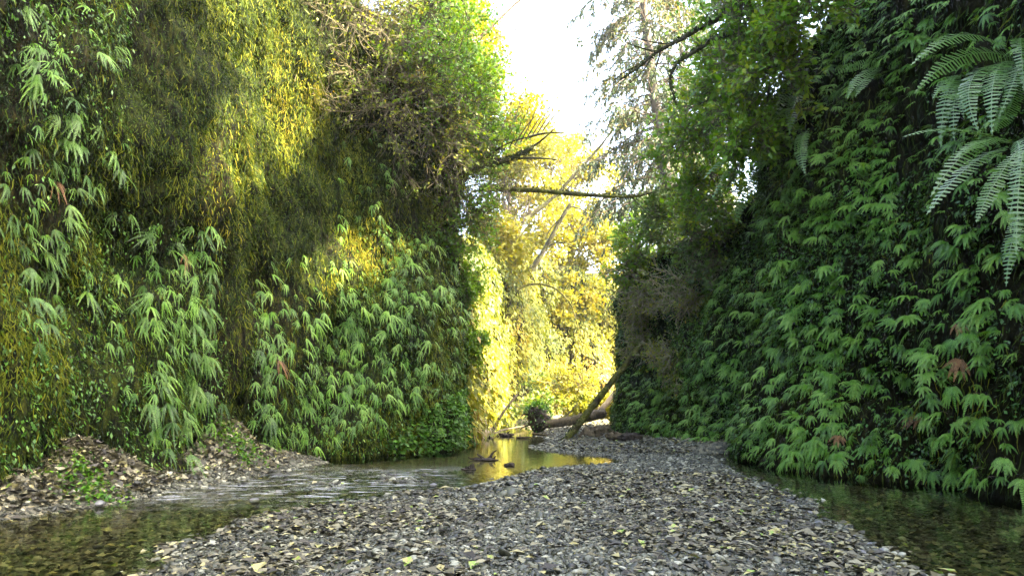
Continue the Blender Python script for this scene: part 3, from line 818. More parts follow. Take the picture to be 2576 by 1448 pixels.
# leafy creeper at the foot of the left corner
a = Acc()
P, N, px, py = wall_pts(LP, LN, 5200, lambda x, y, f: (f[:, 1] < 18.6) & (f[:, 1] > 14) & (x > 960) & (y > 960) & (y > 1120 - (x - 950) * .7))
n = len(P)
kites(a, P + N * rng.uniform(.02, .14, (n, 1)), N * .7 + np.array([-.2, -.3, -.35]) + rng.normal(0, .35, (n, 3)), N * .4 + np.array([0, 0, .9]) + rng.normal(0, .25, (n, 3)), rng.uniform(.06, .11, n), rng.uniform(.05, .09, n), rng.uniform(.2, .8, n), fold=.1)
tag(a.build("leafy_creeper", M_leafsmall), "carpet of small round leaves at the foot of the left cliff corner", "creeper", kind="stuff")

a = Acc()
for cx, cy, rr, nn_ in ((m2[0] + .25, m2[1] - .05, .35, 700), (m1[0] - .75, m1[1] - .1, .3, 500), (m1[0] + .55, m1[1] - .05, .3, 450), (m2[0] - .6, m2[1] - .3, .3, 300)):
    q = np.stack([rng.normal(cx, rr * .6, nn_), rng.normal(cy, rr * .6, nn_)], 1); h = ground_h(q[:, 0], q[:, 1])
    kites(a, np.column_stack([q, h + rng.uniform(.0, .09, nn_)]), rng.normal(0, .6, (nn_, 3)) + np.array([.3, -.5, .1]), rng.normal(0, .35, (nn_, 3)) + np.array([0, -.3, 1]), rng.uniform(.03, .075, nn_), rng.uniform(.025, .05, nn_), rng.uniform(.3, 1, nn_), fold=.1)
tag(a.build("ground_cover_leaves", M_leafsmall), "low green seedlings growing over the leaf-littered bank mounds", "ground cover", kind="stuff")
# sunlit leaves on the far wall
a = Acc()
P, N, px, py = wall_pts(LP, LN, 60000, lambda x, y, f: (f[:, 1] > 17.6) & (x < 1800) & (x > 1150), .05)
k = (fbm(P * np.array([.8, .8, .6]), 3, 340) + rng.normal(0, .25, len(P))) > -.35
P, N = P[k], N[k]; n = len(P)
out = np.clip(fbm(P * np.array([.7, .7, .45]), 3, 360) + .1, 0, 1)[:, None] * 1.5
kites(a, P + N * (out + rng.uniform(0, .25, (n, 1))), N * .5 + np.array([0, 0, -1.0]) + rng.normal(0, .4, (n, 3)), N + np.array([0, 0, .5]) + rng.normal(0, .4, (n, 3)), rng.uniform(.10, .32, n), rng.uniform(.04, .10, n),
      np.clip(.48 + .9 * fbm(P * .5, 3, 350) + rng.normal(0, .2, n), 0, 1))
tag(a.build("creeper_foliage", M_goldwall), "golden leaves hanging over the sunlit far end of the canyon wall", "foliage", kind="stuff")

# ------------------------------------------------------------------ branching woody things
def branching(base, dirs, L0, r0, levels, g, jit=.2, grav=0.02, K=7, spread=.9, ratio=.6, lo=.2):
    """levels: list of child counts; returns [(curves, radii)]"""
    out = []
    P = curves(np.repeat(np.asarray(base, float)[None], len(dirs), 0) if np.ndim(base) == 1 else base, dirs, L0, K, jit, grav, g)
    out.append((P, np.linspace(1, .35, K)[None] * r0))
    L, r = np.mean(L0), r0
    for c in levels:
        L *= ratio; r *= .5
        s, t, u = sample_on(P, c, g, lo)
        d = nrm(t + g.normal(0, spread * .55, (c, 3)))
        P = curves(s, d, L * g.uniform(.5, 1.3, c) * (1.15 - .5 * u), K - 2, jit * 1.2, grav, g)
        out.append((P, np.linspace(1, .3, K - 2)[None] * r))
        K = max(K - 1, 5)
    return out

def shrub(label, base, dirs, L0, counts, leaves, leafsize, mats, seed, r0=.018, grav=.03, group=None, jit=.22, name="shrub", sides=3, leafspread=.05, cat="shrub", rmin=.0022):
    g = np.random.default_rng(seed)
    root = empty(name, base, label, cat, group)
    lv = branching(np.zeros(3), dirs, L0, r0, counts, g, jit, grav)
    st, cw = Acc(), Acc()
    for i, (P, r) in enumerate(lv):
        if i == 0:
            tubes(st, P[:1], np.maximum(r, rmin), 5)
            if len(P) > 1: tubes(cw, P[1:], np.maximum(r, rmin), 4, g.uniform(0, 1, len(P) - 1))
        else:
            tubes(cw, P, np.maximum(r, rmin), sides, g.uniform(0, 1, len(P)))
    if leaves:
        p, t, u = sample_on(np.concatenate([lv[-1][0]]), leaves, g, .3)
        n = leaves
        tone = np.clip(.5 + .5 * fbm(p * 1.3, 2, seed) + g.normal(0, .2, n), 0, 1)
        kites(cw, p + g.normal(0, leafspread, (n, 3)), t + g.normal(0, .8, (n, 3)), g.normal(0, .7, (n, 3)) + np.array([0, -.2, .8]), leafsize * np.exp(g.normal(0, .3, n)), leafsize * .6 * np.exp(g.normal(0, .25, n)), tone, 1)
    st.build("stem", mats[0], root)
    cw.build("crown", mats, root)
    return root

def fan(n, mean, spread, g):
    return nrm(np.asarray(mean, float)[None] + g.normal(0, spread, (n, 3)))
gs = np.random.default_rng(77)
def snap(px, py, d):
    i = SC.pick(px, py)
    return at(px, py, d) if i is None else SC.P[i] - SC.N[i] * .05
# twig thickets overhanging the left wall
LT = [("bare brown bramble thicket hanging over the brightly lit moss at the cliff top", (860, 60, 13.2), .9, 2.0, 60),
      ("dense bare twig thicket under the leaning trunk at the cliff top", (980, 70, 14.6), .9, 2.2, 160),
      ("tangle of bare hanging twigs halfway along the upper left cliff", (960, 240, 14.8), .8, 2.0, 140),
      ("grey bare thicket sprawling over the left cliff corner", (1080, 330, 15.8), .8, 2.0, 200),
      ("grey-brown thicket drooping over the corner above the fallen pole", (1130, 470, 16.6), .8, 1.6, 260),
      ("leafy bramble with yellow-green leaves on the corner of the left cliff", (1120, 220, 16.2), .8, 1.8, 1300),
      ("leafy yellow-green bush at the very edge of the left cliff corner", (1185, 330, 17.2), .7, 1.3, 1300),
      ("sprawling bush with mixed twigs and leaves beneath the left rim trees", (1060, 170, 16.4), .8, 1.8, 900),
      ("leafy spray jutting from the edge of the left cliff corner at mid height", (1165, 700, 17.6), .5, .7, 900),
      ("golden-lit leafy spray low on the edge of the left cliff corner", (1170, 860, 17.8), .5, .6, 800),
      ("drooping dull bush low on the left cliff corner over the ferns", (1160, 560, 17.0), .6, 1.1, 700)]
for k, (lab, b, sp, L, nl) in enumerate(LT):
    base = snap(*b)
    dr = fan(26, (.35, -.55, -.05), .75, gs)
    shrub(lab, base, dr, gs.uniform(.5, 1.1, 26) * L * .95, [200, 480], int(nl * 1.6) + 1300, .07 if nl < 400 else .085, (M_twig, M_maple if nl > 600 else M_mixleaf), 400 + k, .014, .05, "thickets overhanging the left cliff", .2, "bramble_thicket", cat="thicket", rmin=.0055)
# right thickets and shrubs
RT = [("grey bare thicket at the left end of the right cliff above the leaning log", (1640, 720, 19.2), 1.5, 300, 0),
      ("brown twig thicket hanging over the leaning mossy log", (1620, 830, 18.9), 1.2, 260, 0),
      ("bare twig thicket on the right cliff face beside the first ferns", (1740, 730, 17.2), 1.4, 260, 0),
      ("tangled thicket between the leaning log and the ferns", (1700, 880, 17.4), 1.1, 420, 0),
      ("rounded green bush on the rim at the left end of the right cliff", (1640, 600, 19.6), 1.4, 2600, 1),
      ("bushy green shrub on the right rim beneath the pale conifer trunk", (1720, 540, 18.2), 1.5, 2600, 1),
      ("green shrub on the right rim just left of the dark sword fern", (1800, 500, 15.6), 1.5, 2400, 1),
      ("dull olive shrub half way down the right cliff rim", (1800, 620, 15.2), 1.4, 1800, 1),
      ("tall leafy shrub on the right rim under the hooked branch", (1800, 330, 14.6), 1.6, 2200, 1),
      ("high leafy shrub on the rim next to the topmost ferns of the right cliff", (1880, 200, 12.9), 1.5, 2000, 1),
      ("sparse leafy shrub crowning the right cliff at the top of the view", (1900, 60, 12.2), 1.6, 1900, 1),
      ("leafy fringe hanging over the skyline of the right cliff beside the high sword fern", (1945, 190, 11.3), 1.0, 1700, 1),
      ("small bush on the skyline of the right cliff just above the dark sword fern", (1885, 350, 12.0), 1.0, 1700, 1),
      ("green bush overhanging the right cliff skyline at the top of the view", (2035, 30, 10.4), 1.0, 1700, 1),
      ("olive shrub at the narrow end of the right cliff beside the gap", (1590, 690, 20.4), 1.1, 1500, 1)]
for k, (lab, b, L, nl, lf_) in enumerate(RT):
    base = snap(*b)
    dr = fan(24, (-.35, -.45, .35 if lf_ else -.05), .75, gs)
    shrub(lab, base, dr, gs.uniform(.5, 1, 24) * L * .9, [200, 480], int(nl * 1.35) if lf_ else nl + 1500, .10 if lf_ else .07, (M_twig if lf_ else M_paletwig, M_mixleaf if not lf_ else [M_dullleaf, M_maple][k % 2 == 0 or k > 8]), 500 + k, .013, .02 if lf_ else .06, "shrubs along the right cliff rim", .25, "shrub" if lf_ else "bramble_thicket", cat="shrub" if lf_ else "thicket", rmin=.006 if lf_ else .008)

def tree(label, base, top, r0, clusters, crown_c, crown_r, leaves, leafsize, mats, seed, group, name="tree", holes=None, lsp=.35, bend=.3, limbs=14):
    """trunk from base to top, limbs to leaf clusters spread through an ellipsoid crown"""
    g = np.random.default_rng(seed)
    base, top, crown_c, crown_r = (np.asarray(x, float) for x in (base, top, crown_c, crown_r))
    root = empty(name, base, label, "tree", group)
    mid = (base + top) / 2 + g.normal(0, bend, 3) * np.array([1, 1, .2])
    T = bez([base, mid, top], 10) - base
    st = Acc(); tubes(st, T, np.linspace(1, .25, 10)[None] * r0, 9)
    st.build("trunk", mats[0], root, smooth=True)
    cw = Acc()
    cc = nrm(g.normal(0, 1, (clusters, 3))) * (g.uniform(.12, 1, (clusters, 1)) ** .45) * crown_r + (crown_c - base)
    tt = g.uniform(.3, 1, clusters); kk = (tt * 9).astype(int)
    s = T[np.minimum(kk, 9)]
    K = 6; u = np.linspace(0, 1, K)[None, :, None]
    mid = (s + cc) / 2 + g.normal(0, .12, (clusters, 3)) * np.linalg.norm(cc - s, axis=1, keepdims=True)
    Pl = s[:, None] * (1 - u) ** 2 + 2 * mid[:, None] * u * (1 - u) + cc[:, None] * u * u
    tubes(cw, Pl, np.linspace(1, .25, K)[None] * r0 * .22, 4)
    n = leaves
    i = g.integers(0, clusters, n)
    sz = g.uniform(.6, 1.3, clusters)
    p = cc[i] + g.normal(0, 1, (n, 3)) * (lsp * sz[i])[:, None] * np.array([1, 1, .6])
    if holes is not None:
        keep = np.ones(n, bool)
        for h, r in holes:
            q = p + base - h; al = q @ SUN
            keep &= (np.linalg.norm(q - al[:, None] * SUN, axis=1) > r * g.uniform(.85, 1.15, n))
        p = p[keep]; n = len(p); i = i[keep]
    ct = g.uniform(0, 1, clusters)
    tone = np.clip(ct[i] * .55 + .45 * g.uniform(0, 1, n), 0, 1)
    kites(cw, p, g.normal(0, 1, (n, 3)) + np.array([0, 0, -.4]), g.normal(0, .7, (n, 3)) + np.array([0, 0, .8]), leafsize * np.exp(g.normal(0, .25, n)), leafsize * .75 * np.exp(g.normal(0, .25, n)), tone, 1)
    cw.build("crown", mats, root)
    return root

# far golden maples on the hill behind the canyon end
MP = [((1440, 760), (1440, 470), 47, 120, 170), ((1520, 760), (1500, 640), 45, 105, 130), ((1320, 760), (1330, 560), 43, 125, 130), ((1290, 700), (1285, 360), 41, 95, 110),
      ((1400, 800), (1410, 760), 41, 110, 90), ((1240, 760), (1245, 650), 33, 75, 110), ((1560, 760), (1565, 800), 44, 70, 90), ((1390, 600), (1385, 380), 52, 90, 90), ((1470, 850), (1480, 830), 42, 80, 60)]
MPL = ["tall golden maple in the middle of the far hill", "broad golden maple beside the narrow end of the right cliff", "golden maple left of the leaning pole at the far end", "high yellow maple rising beside the left cliff corner",
       "low golden maple under the arching branch at the far end", "yellow-green tree squeezed against the left cliff corner at the far end", "small golden tree behind the tip of the right cliff", "farthest pale gold treetop under the open sky", "low golden bush-like tree above the bright far wall"]
for k, ((bx, by), (cx, cy), d, rx, rz) in enumerate(MP):
    c = at(cx, cy, d); s = d / FP
    tree(MPL[k], at(bx, by + 60, d), at(cx, cy - rz * .7, d), .16, 46, c, (rx * s, rx * s * .8, rz * s), 7500, .20, (M_bark, M_gold), 600 + k, "golden maples on the far hill", "maple_tree", lsp=.42)
# rim trees that show
tree("leaning dark trunked tree at the top of the left cliff rim", at(1020, 200, 17), at(1120, -160, 17), .24, 46, at(1110, 60, 17.5), (1.5, 1.5, 1.5), 5200, .10, (M_darkmoss, M_maple), 650, "trees on the left rim", "rim_tree", lsp=.24)
tree("yellow-green tree behind the leafy bush on the left cliff corner", at(1150, 470, 20), at(1190, 60, 20), .13, 46, at(1185, 260, 20), (.95, 1.2, 2.0), 6500, .10, (M_bark, M_maple), 651, "trees on the left rim", "rim_tree", lsp=.24)
tree("thin yellowing tree leaning out into the sky gap from the left rim", at(1180, 420, 24), at(1250, 80, 24), .10, 30, at(1225, 200, 24), (.9, 1.2, 2.1), 3200, .13, (M_bark, M_gold), 652, "trees on the left rim", "rim_tree", lsp=.28)
tree("green leafy tree on the right rim in front of the pale conifer", at(1790, 470, 16), at(1790, 40, 16), .11, 40, at(1800, 230, 16), (.85, 1.3, 1.9), 2200, .085, (M_bark, M_maple), 653, "trees on the right rim", "rim_tree", lsp=.26)
tree("leafy tree with dark hooked limbs high on the right rim", at(1890, 330, 13.6), at(1850, -150, 13.6), .16, 48, at(1870, 60, 13.6), (1.0, 1.3, 1.6), 3200, .085, (M_darkmoss, M_maple), 654, "trees on the right rim", "rim_tree", lsp=.26)
tree("slender green tree beside the second conifer on the right rim", at(1735, 540, 21), at(1730, 200, 21), .09, 36, at(1740, 400, 21), (.8, 1.2, 1.7), 1900, .10, (M_bark, M_dullleaf), 655, "trees on the right rim", "rim_tree", lsp=.25)

# unseen trees added for canyon shade; crown gaps carved along sun rays form patches
HOLES = [h for h in [hole(660, 90, .42), hole(690, 160, .45), hole(700, 230, .45), hole(760, 230, .40), hole(640, 280, .32), hole(610, 350, .28), hole(540, 360, .24), hole(800, 220, .22), hole(900, 640, .40), hole(850, 660, .34), hole(960, 610, .34),
                     hole(990, 640, .24), hole(700, 330, .28), hole(570, 300, .2), hole(610, 60, .25), hole(650, 30, .3), hole(815, 150, .25), hole(780, 120, .3), hole(560, 430, .2), hole(630, 430, .25), hole(740, 60, .25), hole(790, 680, .2)] if h]
for k, (x, y, zc, rz, rx) in enumerate([(11.5, -2, 12, 8, 3.6), (11.5, 3, 13, 9, 3.8), (11.5, 7.5, 12.5, 9, 3.6), (11.5, 11, 12, 8.5, 3.0), (11.0, 12.4, 11, 7.0, 1.8), (16, 5, 17, 9, 4.5), (16, 11, 16, 9, 3.6)]):
    tree(["broad shade tree standing behind the right cliff nearest the camera", "second shade tree back along the right rim", "third shade tree above the pool", "fourth shade tree behind the fern wall", "last shade tree before the right cliff dips", "tall shade tree in the second row near the camera", "tall shade tree in the second row farther on"][k],
         (x, y, 8), (x, y, zc + rz * .7), .3, 70, (x, y, zc), (rx, rx, rz), 15000, .40, (M_bark, M_dullleaf), 670 + k, "shade trees on the right rim", "shade_tree", HOLES, lsp=1.1)

tree("sparse gold-leaved sapling arching over the mossy bough into the sky gap", at(1230, 420, 22), at(1330, 230, 22), .06, 40, at(1310, 290, 22), (.75, 1.0, 1.0), 1500, .11, (M_bark, M_gold), 656, "trees on the left rim", "rim_tree", lsp=.24)
tree("thin yellow-leaved tree at the top edge left of the sky gap", at(1080, 260, 21), at(1150, -60, 21), .10, 46, at(1090, 60, 21), (1.7, 1.2, 1.4), 5200, .11, (M_bark, M_gold), 657, "trees on the left rim", "rim_tree", lsp=.26)
# conifers
def conifer(label, pts, r, blen, nb, seed, needle=.20, group="pale conifers beyond the right cliff", z0=.1):
    g = np.random.default_rng(seed)
    pts = np.array(pts, float); base = pts[0]
    root = empty("conifer_tree", base, label, "tree", group)
    C = bez(pts, 16) - base
    st = Acc(); tubes(st, C, np.linspace(1, .45, 16)[None] * r, 12); st.build("trunk", M_palebark, root, smooth=True)
    cw = Acc()
    t = g.uniform(z0, 1, nb) * 15; k = np.minimum(t.astype(int), 14); s = C[k] + (C[k + 1] - C[k]) * (t - k)[:, None]
    az = g.uniform(0, 6.283, nb)
    d = np.stack([np.cos(az), np.sin(az), g.uniform(-.1, .5, nb)], 1)
    L = blen * (1.05 - .45 * t / 15) * g.uniform(.55, 1.15, nb)
    P = curves(s, d, L, 9, .07, .10, g)
    tubes(cw, P, np.linspace(1, .2, 9)[None] * .04, 4)
    n2 = nb * 16
    s2, t2, u2 = sample_on(P, n2, g, .3)
    sd = nrm(np.cross(t2, [0, 0, 1.0])) * g.choice([-1, 1], (n2, 1))
    Q = curves(s2, t2 * .7 + sd * .8 + np.array([0, 0, -.35]), g.uniform(.25, .8, n2) * blen * .3, 5, .15, .22, g)
    tubes(cw, Q, .010, 3)
    n3 = n2 * 14
    p, tt, u = sample_on(Q, n3, g, .05)
    kites(cw, p, tt + g.normal(0, .55, (n3, 3)) + np.array([0, 0, -.35]), g.normal(0, .5, (n3, 3)) + np.array([0, -.2, 1]), needle * np.exp(g.normal(0, .3, n3)), needle * .36, np.clip(.45 + .5 * fbm(p * .35, 2, seed) + g.normal(0, .18, n3), 0, 1), 1)
    cw.build("crown", (M_bark, M_needle), root)
conifer("tall conifer with a pale leaning trunk and drooping branches against the sky", [at(1705, 620, 31), at(1670, 420, 31), at(1640, 250, 31), at(1590, -260, 31)], .31, 4.6, 165, 700)
conifer("thinner conifer half hidden behind the leaves right of the pale trunk", [at(1755, 600, 38), at(1735, 350, 38), at(1715, 200, 38), at(1690, -200, 38)], .22, 4.0, 110, 701)
conifer("dark conifer at the top of the left rim against the bright sky", [at(1090, 420, 26), at(1110, 250, 26), at(1130, 100, 26), at(1150, -220, 26)], .22, 2.1, 80, 702, group="conifers on the left rim")

# ------------------------------------------------------------------ logs, poles, branches, driftwood
def log(name, label, pts, r0, r1, mat, cat, S=14, K=24, rough=.12, seed=1, stubs=0, moss=0, parts=(), flare=0):
    g = np.random.default_rng(seed)
    pts = np.array(pts, float); base = pts[0]
    L = np.concatenate([[0], np.cumsum(np.linalg.norm(np.diff(pts, axis=0), axis=1))])
    u = np.linspace(0, L[-1], K)
    C = np.stack([np.interp(u, L, pts[:, j]) for j in range(3)], 1) - base
    ker = np.array([.25, .5, .25])
    for _ in range(3):
        C[1:-1] = C[:-2] * .25 + C[1:-1] * .5 + C[2:] * .25
    C[1:-1] += g.normal(0, r0 * .06, (K - 2, 3))
    rad = np.linspace(r0, r1, K) * (1 + rough * .6 * g.normal(0, 1, K))
    if flare: rad[:4] *= np.array([1 + flare, 1 + flare * .6, 1 + flare * .3, 1 + flare * .1])
    a = Acc(); tubes(a, C, rad, S, cap=True)
    v = a.v[0]; a.v[0] = (v + (nrm(g.normal(0, 1, v.shape)) * r0 * rough * .5)).astype(np.float32)
    root = a.build(name, mat, smooth=True); root.location = base
    tag(root, label, cat)
    for q in range(stubs):
        k = g.integers(2, K - 2); d = rdir(1, g, .3)
        b = Acc(); tubes(b, curves(C[k:k + 1], d, r0 * g.uniform(3, 7), 5, .15, 0, g), np.linspace(.28, .08, 5)[None] * r0, 6)
        b.build("branch_stub", mat, root, smooth=True)
    if moss:
        p, t, _ = sample_on(C[None], moss, g, 0, .98)
        d = rdir(moss, g, .9); d = nrm(d - t * np.sum(d * t, 1, keepdims=True))
        m = Acc()
        rr = np.interp(np.linalg.norm(p, axis=1), np.linalg.norm(C, axis=1), rad)[:, None]
        kites(m, p + d * rr * .95, d + g.normal(0, .6, (moss, 3)) + np.array([0, 0, -.3]), rdir(moss, g), g.uniform(.03, .08, moss), g.uniform(.012, .03, moss), g.uniform(.1, .65, moss))
        m.build("moss_leaves", M_moss, root)
    return root, C, base

b0 = gp(1418, 1106, .05); dl = b0[1]
log("leaning_log", "mossy log leaning up out of the gravel against the right cliff", [b0 + np.array([-.03, 0, -.12]), at(1612, 866, dl + .3)], .09, .07, M_mossbark, "log", seed=3, stubs=2, moss=700, K=30)
d2 = 23.5
log("fallen_log", "thick bare log lying across the gravel behind the leaning one", [at(1372, 1066, d2), at(1430, 1058, d2), at(1470, 1050, d2), at(1516, 1038, d2 + .6)], .13, .17, M_drift, "log", seed=5, stubs=2, moss=120)
log("fallen_log", "sunlit tan log propped behind the thick bare log", [at(1488, 1052, 25), at(1525, 1015, 25.2), at(1545, 990, 25.4)], .10, .09, M_pale, "log", seed=6, stubs=0, K=12)
# root ball
def rootball():
    g = np.random.default_rng(8)
    c = at(1352, 1052, 23.6)
    root = empty("upturned_root_ball", c, "dark upturned root ball at the left end of the thick bare log", "root ball")
    v, f = ico(4); n = fbm(v * 1.8, 4, 44)[:, None]
    a = Acc(); a.add(v * np.array([.34, .30, .40]) * (1 + .55 * n), f); a.build("root_mass", M_rootwad, root, smooth=True)
    for k in range(12):
        d = rdir(1, g) * np.array([1, .6, 1]); 
        b = Acc(); tubes(b, curves(nrm(d) * .22, d, g.uniform(.25, .5), 6, .3, .1, g), np.linspace(.05, .012, 6)[None], 6); b.build("root", M_rootwad, root, smooth=True)
    b = Acc(); n = 500; d = rdir(n, g, .9)
    kites(b, d * np.array([.42, .36, .48]), d + g.normal(0, .5, (n, 3)), g.normal(0, .5, (n, 3)) + np.array([0, -.2, 1]), g.uniform(.06, .12, n), g.uniform(.04, .08, n), g.uniform(0, .8, n))
    b.build("leaves", M_leafsmall, root)
rootball()
# driftwood lumps
def lump(label, px, py, w, h, mat, seed, name="driftwood_stump", z=.0, cat="driftwood"):
    g = np.random.default_rng(seed); c = gp(px, py, z); s = c[1] / FP
    v, f = ico(4); n = fbm(v * np.array([2.2, 2.2, 1.2]) + seed, 4, seed)[:, None]
    v = v * (1 + .6 * n) * np.array([w * s * .5, w * s * .38, h * s * .55]) + np.array([0, 0, h * s * .42])
    a = Acc(); a.add(v, f); o = a.build(name, mat, smooth=True); o.location = c
    tag(o, label, cat)
    for k in range(5):
        b = Acc(); d = rdir(1, g, .4); tubes(b, curves(d * np.array([w, w * .7, h]) * s * .3 + np.array([0, 0, h * s * .4]), d, w * s * g.uniform(.25, .5), 5, .3, 0, g), np.linspace(.035, .01, 5)[None], 6)
        b.build("root", mat, o, smooth=True)
    return o
lump("gnarled brown stump of driftwood at the foot of the leaning log", 1486, 1110, 56, 36, M_drift, 21, z=.0)
lump("low dark chunk of driftwood behind the gnarled stump", 1518, 1094, 56, 24, M_drift, 22, z=.06)
lump("rounded dark chunk of driftwood close to the right cliff foot", 1585, 1110, 54, 22, M_rootwad, 23, z=.05)
lump("leaf-strewn low driftwood between the stump and the right cliff", 1550, 1108, 50, 22, M_drift, 24, z=.05)
lump("mossy green boulder at the foot of the right cliff", 1705, 1108, 46, 26, M_mossbark, 25, "mossy_boulder", .06, "boulder")
# left driftwood
log("bleached_log", "pale bleached log jutting out below the left cliff corner", [at(1208, 1105, 20.5), at(1225, 1088, 21), at(1245, 1075, 22)], .12, .07, M_pale, "log", seed=31, stubs=3, K=12)
log("leaning_branch", "thin bare branch slanting up from the bleached log", [at(1232, 1092, 21.2), at(1262, 1040, 21.5), at(1300, 992, 22)], .05, .03, M_drift, "branch", S=8, seed=32, stubs=1, K=12)
log("drift_branch", "long thin drift branch lying in the golden water by the bleached log", [gp(1228, 1098, .02), gp(1262, 1080, .10), gp(1322, 1070, .12)], .045, .02, M_drift, "branch", S=8, seed=33, stubs=2, K=14)
log("drift_branch", "dark drift branch trailing in the water before the fallen log", [gp(1340, 1090, .05), gp(1400, 1095, .06), gp(1440, 1097, .04)], .04, .02, M_drift, "branch", S=8, seed=34, stubs=2, K=14)
log("drift_branch", "short dark stick in the middle of the golden water", [gp(1298, 1100, .02), gp(1340, 1099, .03)], .03, .015, M_rootwad, "branch", S=8, seed=35, stubs=1, K=10)
for k, (px, py, w, h, lab) in enumerate([(1270, 1097, 40, 9, "flat dark snag in the golden water nearest the bleached log"), (1220, 1158, 60, 7, "dark clump of sodden twigs in the golden shallows"), (1180, 1182, 36, 6, "low dark clump at the left edge of the golden shallows"),
                                         (1282, 1172, 24, 9, "small dark clump just right of the sodden twigs")]):
    lump(lab, px, py, w, h, M_rootwad, 40 + k, "sodden_snag", -.01, "snag")

# fallen pole across the gap
root, C, base = log("fallen_pole", "long thin mossy pole spanning the gap between the two cliffs", [at(1205, 474, 18), at(1340, 478, 17.8), at(1470, 490, 17.6), at(1590, 497, 17.4), at(1640, 484, 17.4)], .075, .03, M_mossbark, "pole", S=9, seed=50, stubs=0, moss=900, K=30, rough=.08)
def offshoots(root, base, specs, mat, r=.014):
    for k, pts in enumerate(specs):
        P = np.array([at(*p) for p in pts]) - base
        C = bez(P, 8) if len(P) in (3, 4) else np.stack([P[0] * (1 - t) + P[1] * t for t in np.linspace(0, 1, 8)])
        b = Acc(); tubes(b, C, np.linspace(1, .35, 8)[None] * r, 5); b.build("twig", mat, root, smooth=True)
offshoots(root, base, [[(1368, 480, 17.8), (1372, 455, 17.8), (1352, 435, 17.7)], [(1412, 484, 17.7), (1420, 470, 17.7), (1420, 452, 17.7)], [(1418, 484, 17.7), (1440, 465, 17.6), (1452, 440, 17.6)],
                       [(1528, 494, 17.5), (1510, 450, 17.5), (1495, 400, 17.5)], [(1528, 494, 17.5), (1545, 470, 17.4), (1560, 430, 17.4)], [(1550, 496, 17.4), (1575, 520, 17.3), (1590, 552, 17.2)],
                       [(1580, 497, 17.4), (1585, 520, 17.3), (1598, 552, 17.2)], [(1590, 497, 17.4), (1620, 530, 17.3), (1650, 555, 17.2)], [(1620, 489, 17.4), (1660, 478, 17.3), (1700, 470, 17.2)]], M_darkmoss)
# mossy branch cluster from the left rim
root, C, base = log("mossy_branch", "thick dark mossy bough with upswept twigs reaching out from the left cliff", [at(1170, 440, 17.2), at(1215, 415, 17), at(1275, 405, 16.9), at(1315, 385, 16.8), at(1340, 372, 16.8)], .085, .05, M_darkmoss, "branch", S=9, seed=51, moss=900, K=22, rough=.3)
offshoots(root, base, [[(1300, 400, 16.9), (1340, 395, 16.8), (1400, 402, 16.7)], [(1330, 376, 16.8), (1370, 350, 16.8), (1395, 322, 16.7)], [(1215, 412, 17), (1250, 360, 16.9), (1330, 345, 16.8)], [(1330, 345, 16.8), (1380, 330, 16.8), (1420, 335, 16.7)]], M_darkmoss, .035)
offshoots(root, base, [[(1225 + k * 14, 400 - k * 7, 16.9), (1240 + k * 17, 350 - k * 9, 16.9), (1265 + k * 16 + (k % 3) * 9, 285 - (k * 37 % 60), 16.8)] for k in range(11)], M_twig, .02)
# leaning poles at the far end
root, C, base = log("leaning_pole", "brown dead trunk leaning across the golden far trees", [at(1316, 705, 36), at(1370, 630, 36), at(1400, 570, 36), at(1436, 510, 36)], .14, .09, M_darkmoss, "dead trunk", S=9, seed=52, K=18)
offshoots(root, base, [[(1380, 618, 36), (1430, 590, 35.8), (1490, 660, 35.6)], [(1432, 520, 36), (1470, 520, 36), (1500, 560, 36)], [(1418, 545, 36), (1390, 560, 36), (1370, 600, 36)]], M_darkmoss, .05)
log("leaning_pole", "longer thinner dead trunk slanting up behind the fallen pole", [at(1322, 552, 38), at(1390, 500, 38), at(1440, 445, 38), at(1500, 380, 38), at(1535, 335, 38)], .11, .06, M_darkmoss, "dead trunk", S=9, seed=53, K=18)
log("arching_branch", "slim mossy branch arching over the bright far wall", [at(1300, 728, 31), at(1325, 715, 31), at(1360, 712, 31), at(1400, 725, 31), at(1438, 765, 31), at(1455, 830, 31)], .06, .02, M_mossbark, "branch", S=7, seed=54, K=22, rough=.08)
# right top boughs
root, C, base = log("mossy_branch", "dark crooked bough reaching from the upper right towards the conifer", [at(1880, 0, 12.4), at(1800, 50, 12.2), at(1720, 95, 12), at(1650, 130, 12), at(1600, 175, 12), at(1560, 200, 12)], .06, .018, M_darkmoss, "branch", S=8, seed=55, moss=500, K=26, rough=.2)
offshoots(root, base, [[(1690, 112, 12), (1640, 110, 12), (1600, 95, 11.9)], [(1650, 130, 12), (1600, 120, 12), (1570, 105, 11.9)], [(1640, 140, 12), (1620, 190, 12), (1560, 225, 11.9)], [(1720, 95, 12), (1740, 60, 12), (1790, 70, 12)],
                       [(1660, 128, 12), (1655, 160, 12), (1640, 200, 12)], [(1620, 160, 12), (1580, 170, 12), (1540, 205, 12)]], M_darkmoss, .018)
root, C, base = log("mossy_branch", "hooked mossy bough curling down beneath the crooked one", [at(1850, 80, 12.3), at(1790, 100, 12.2), at(1740, 135, 12.1), at(1700, 160, 12), at(1682, 195, 12), at(1690, 235, 12), at(1702, 265, 12)], .05, .015, M_darkmoss, "branch", S=8, seed=56, moss=500, K=26, rough=.25)
root, C, base = log("bare_branch", "slender bare branch crossing the top of the sky gap", [at(1190, 110, 19), at(1240, 65, 19), at(1280, 25, 19), at(1320, -10, 19)], .05, .025, M_bark, "branch", S=7, seed=57, K=14)
offshoots(root, base, [[(1225, 110, 19), (1270, 65, 19), (1360, 130, 19)], [(1290, 80, 19), (1310, 60, 19), (1355, 85, 19)], [(1220, 180, 19), (1300, 150, 19), (1330, 110, 19)]], M_twig, .02)

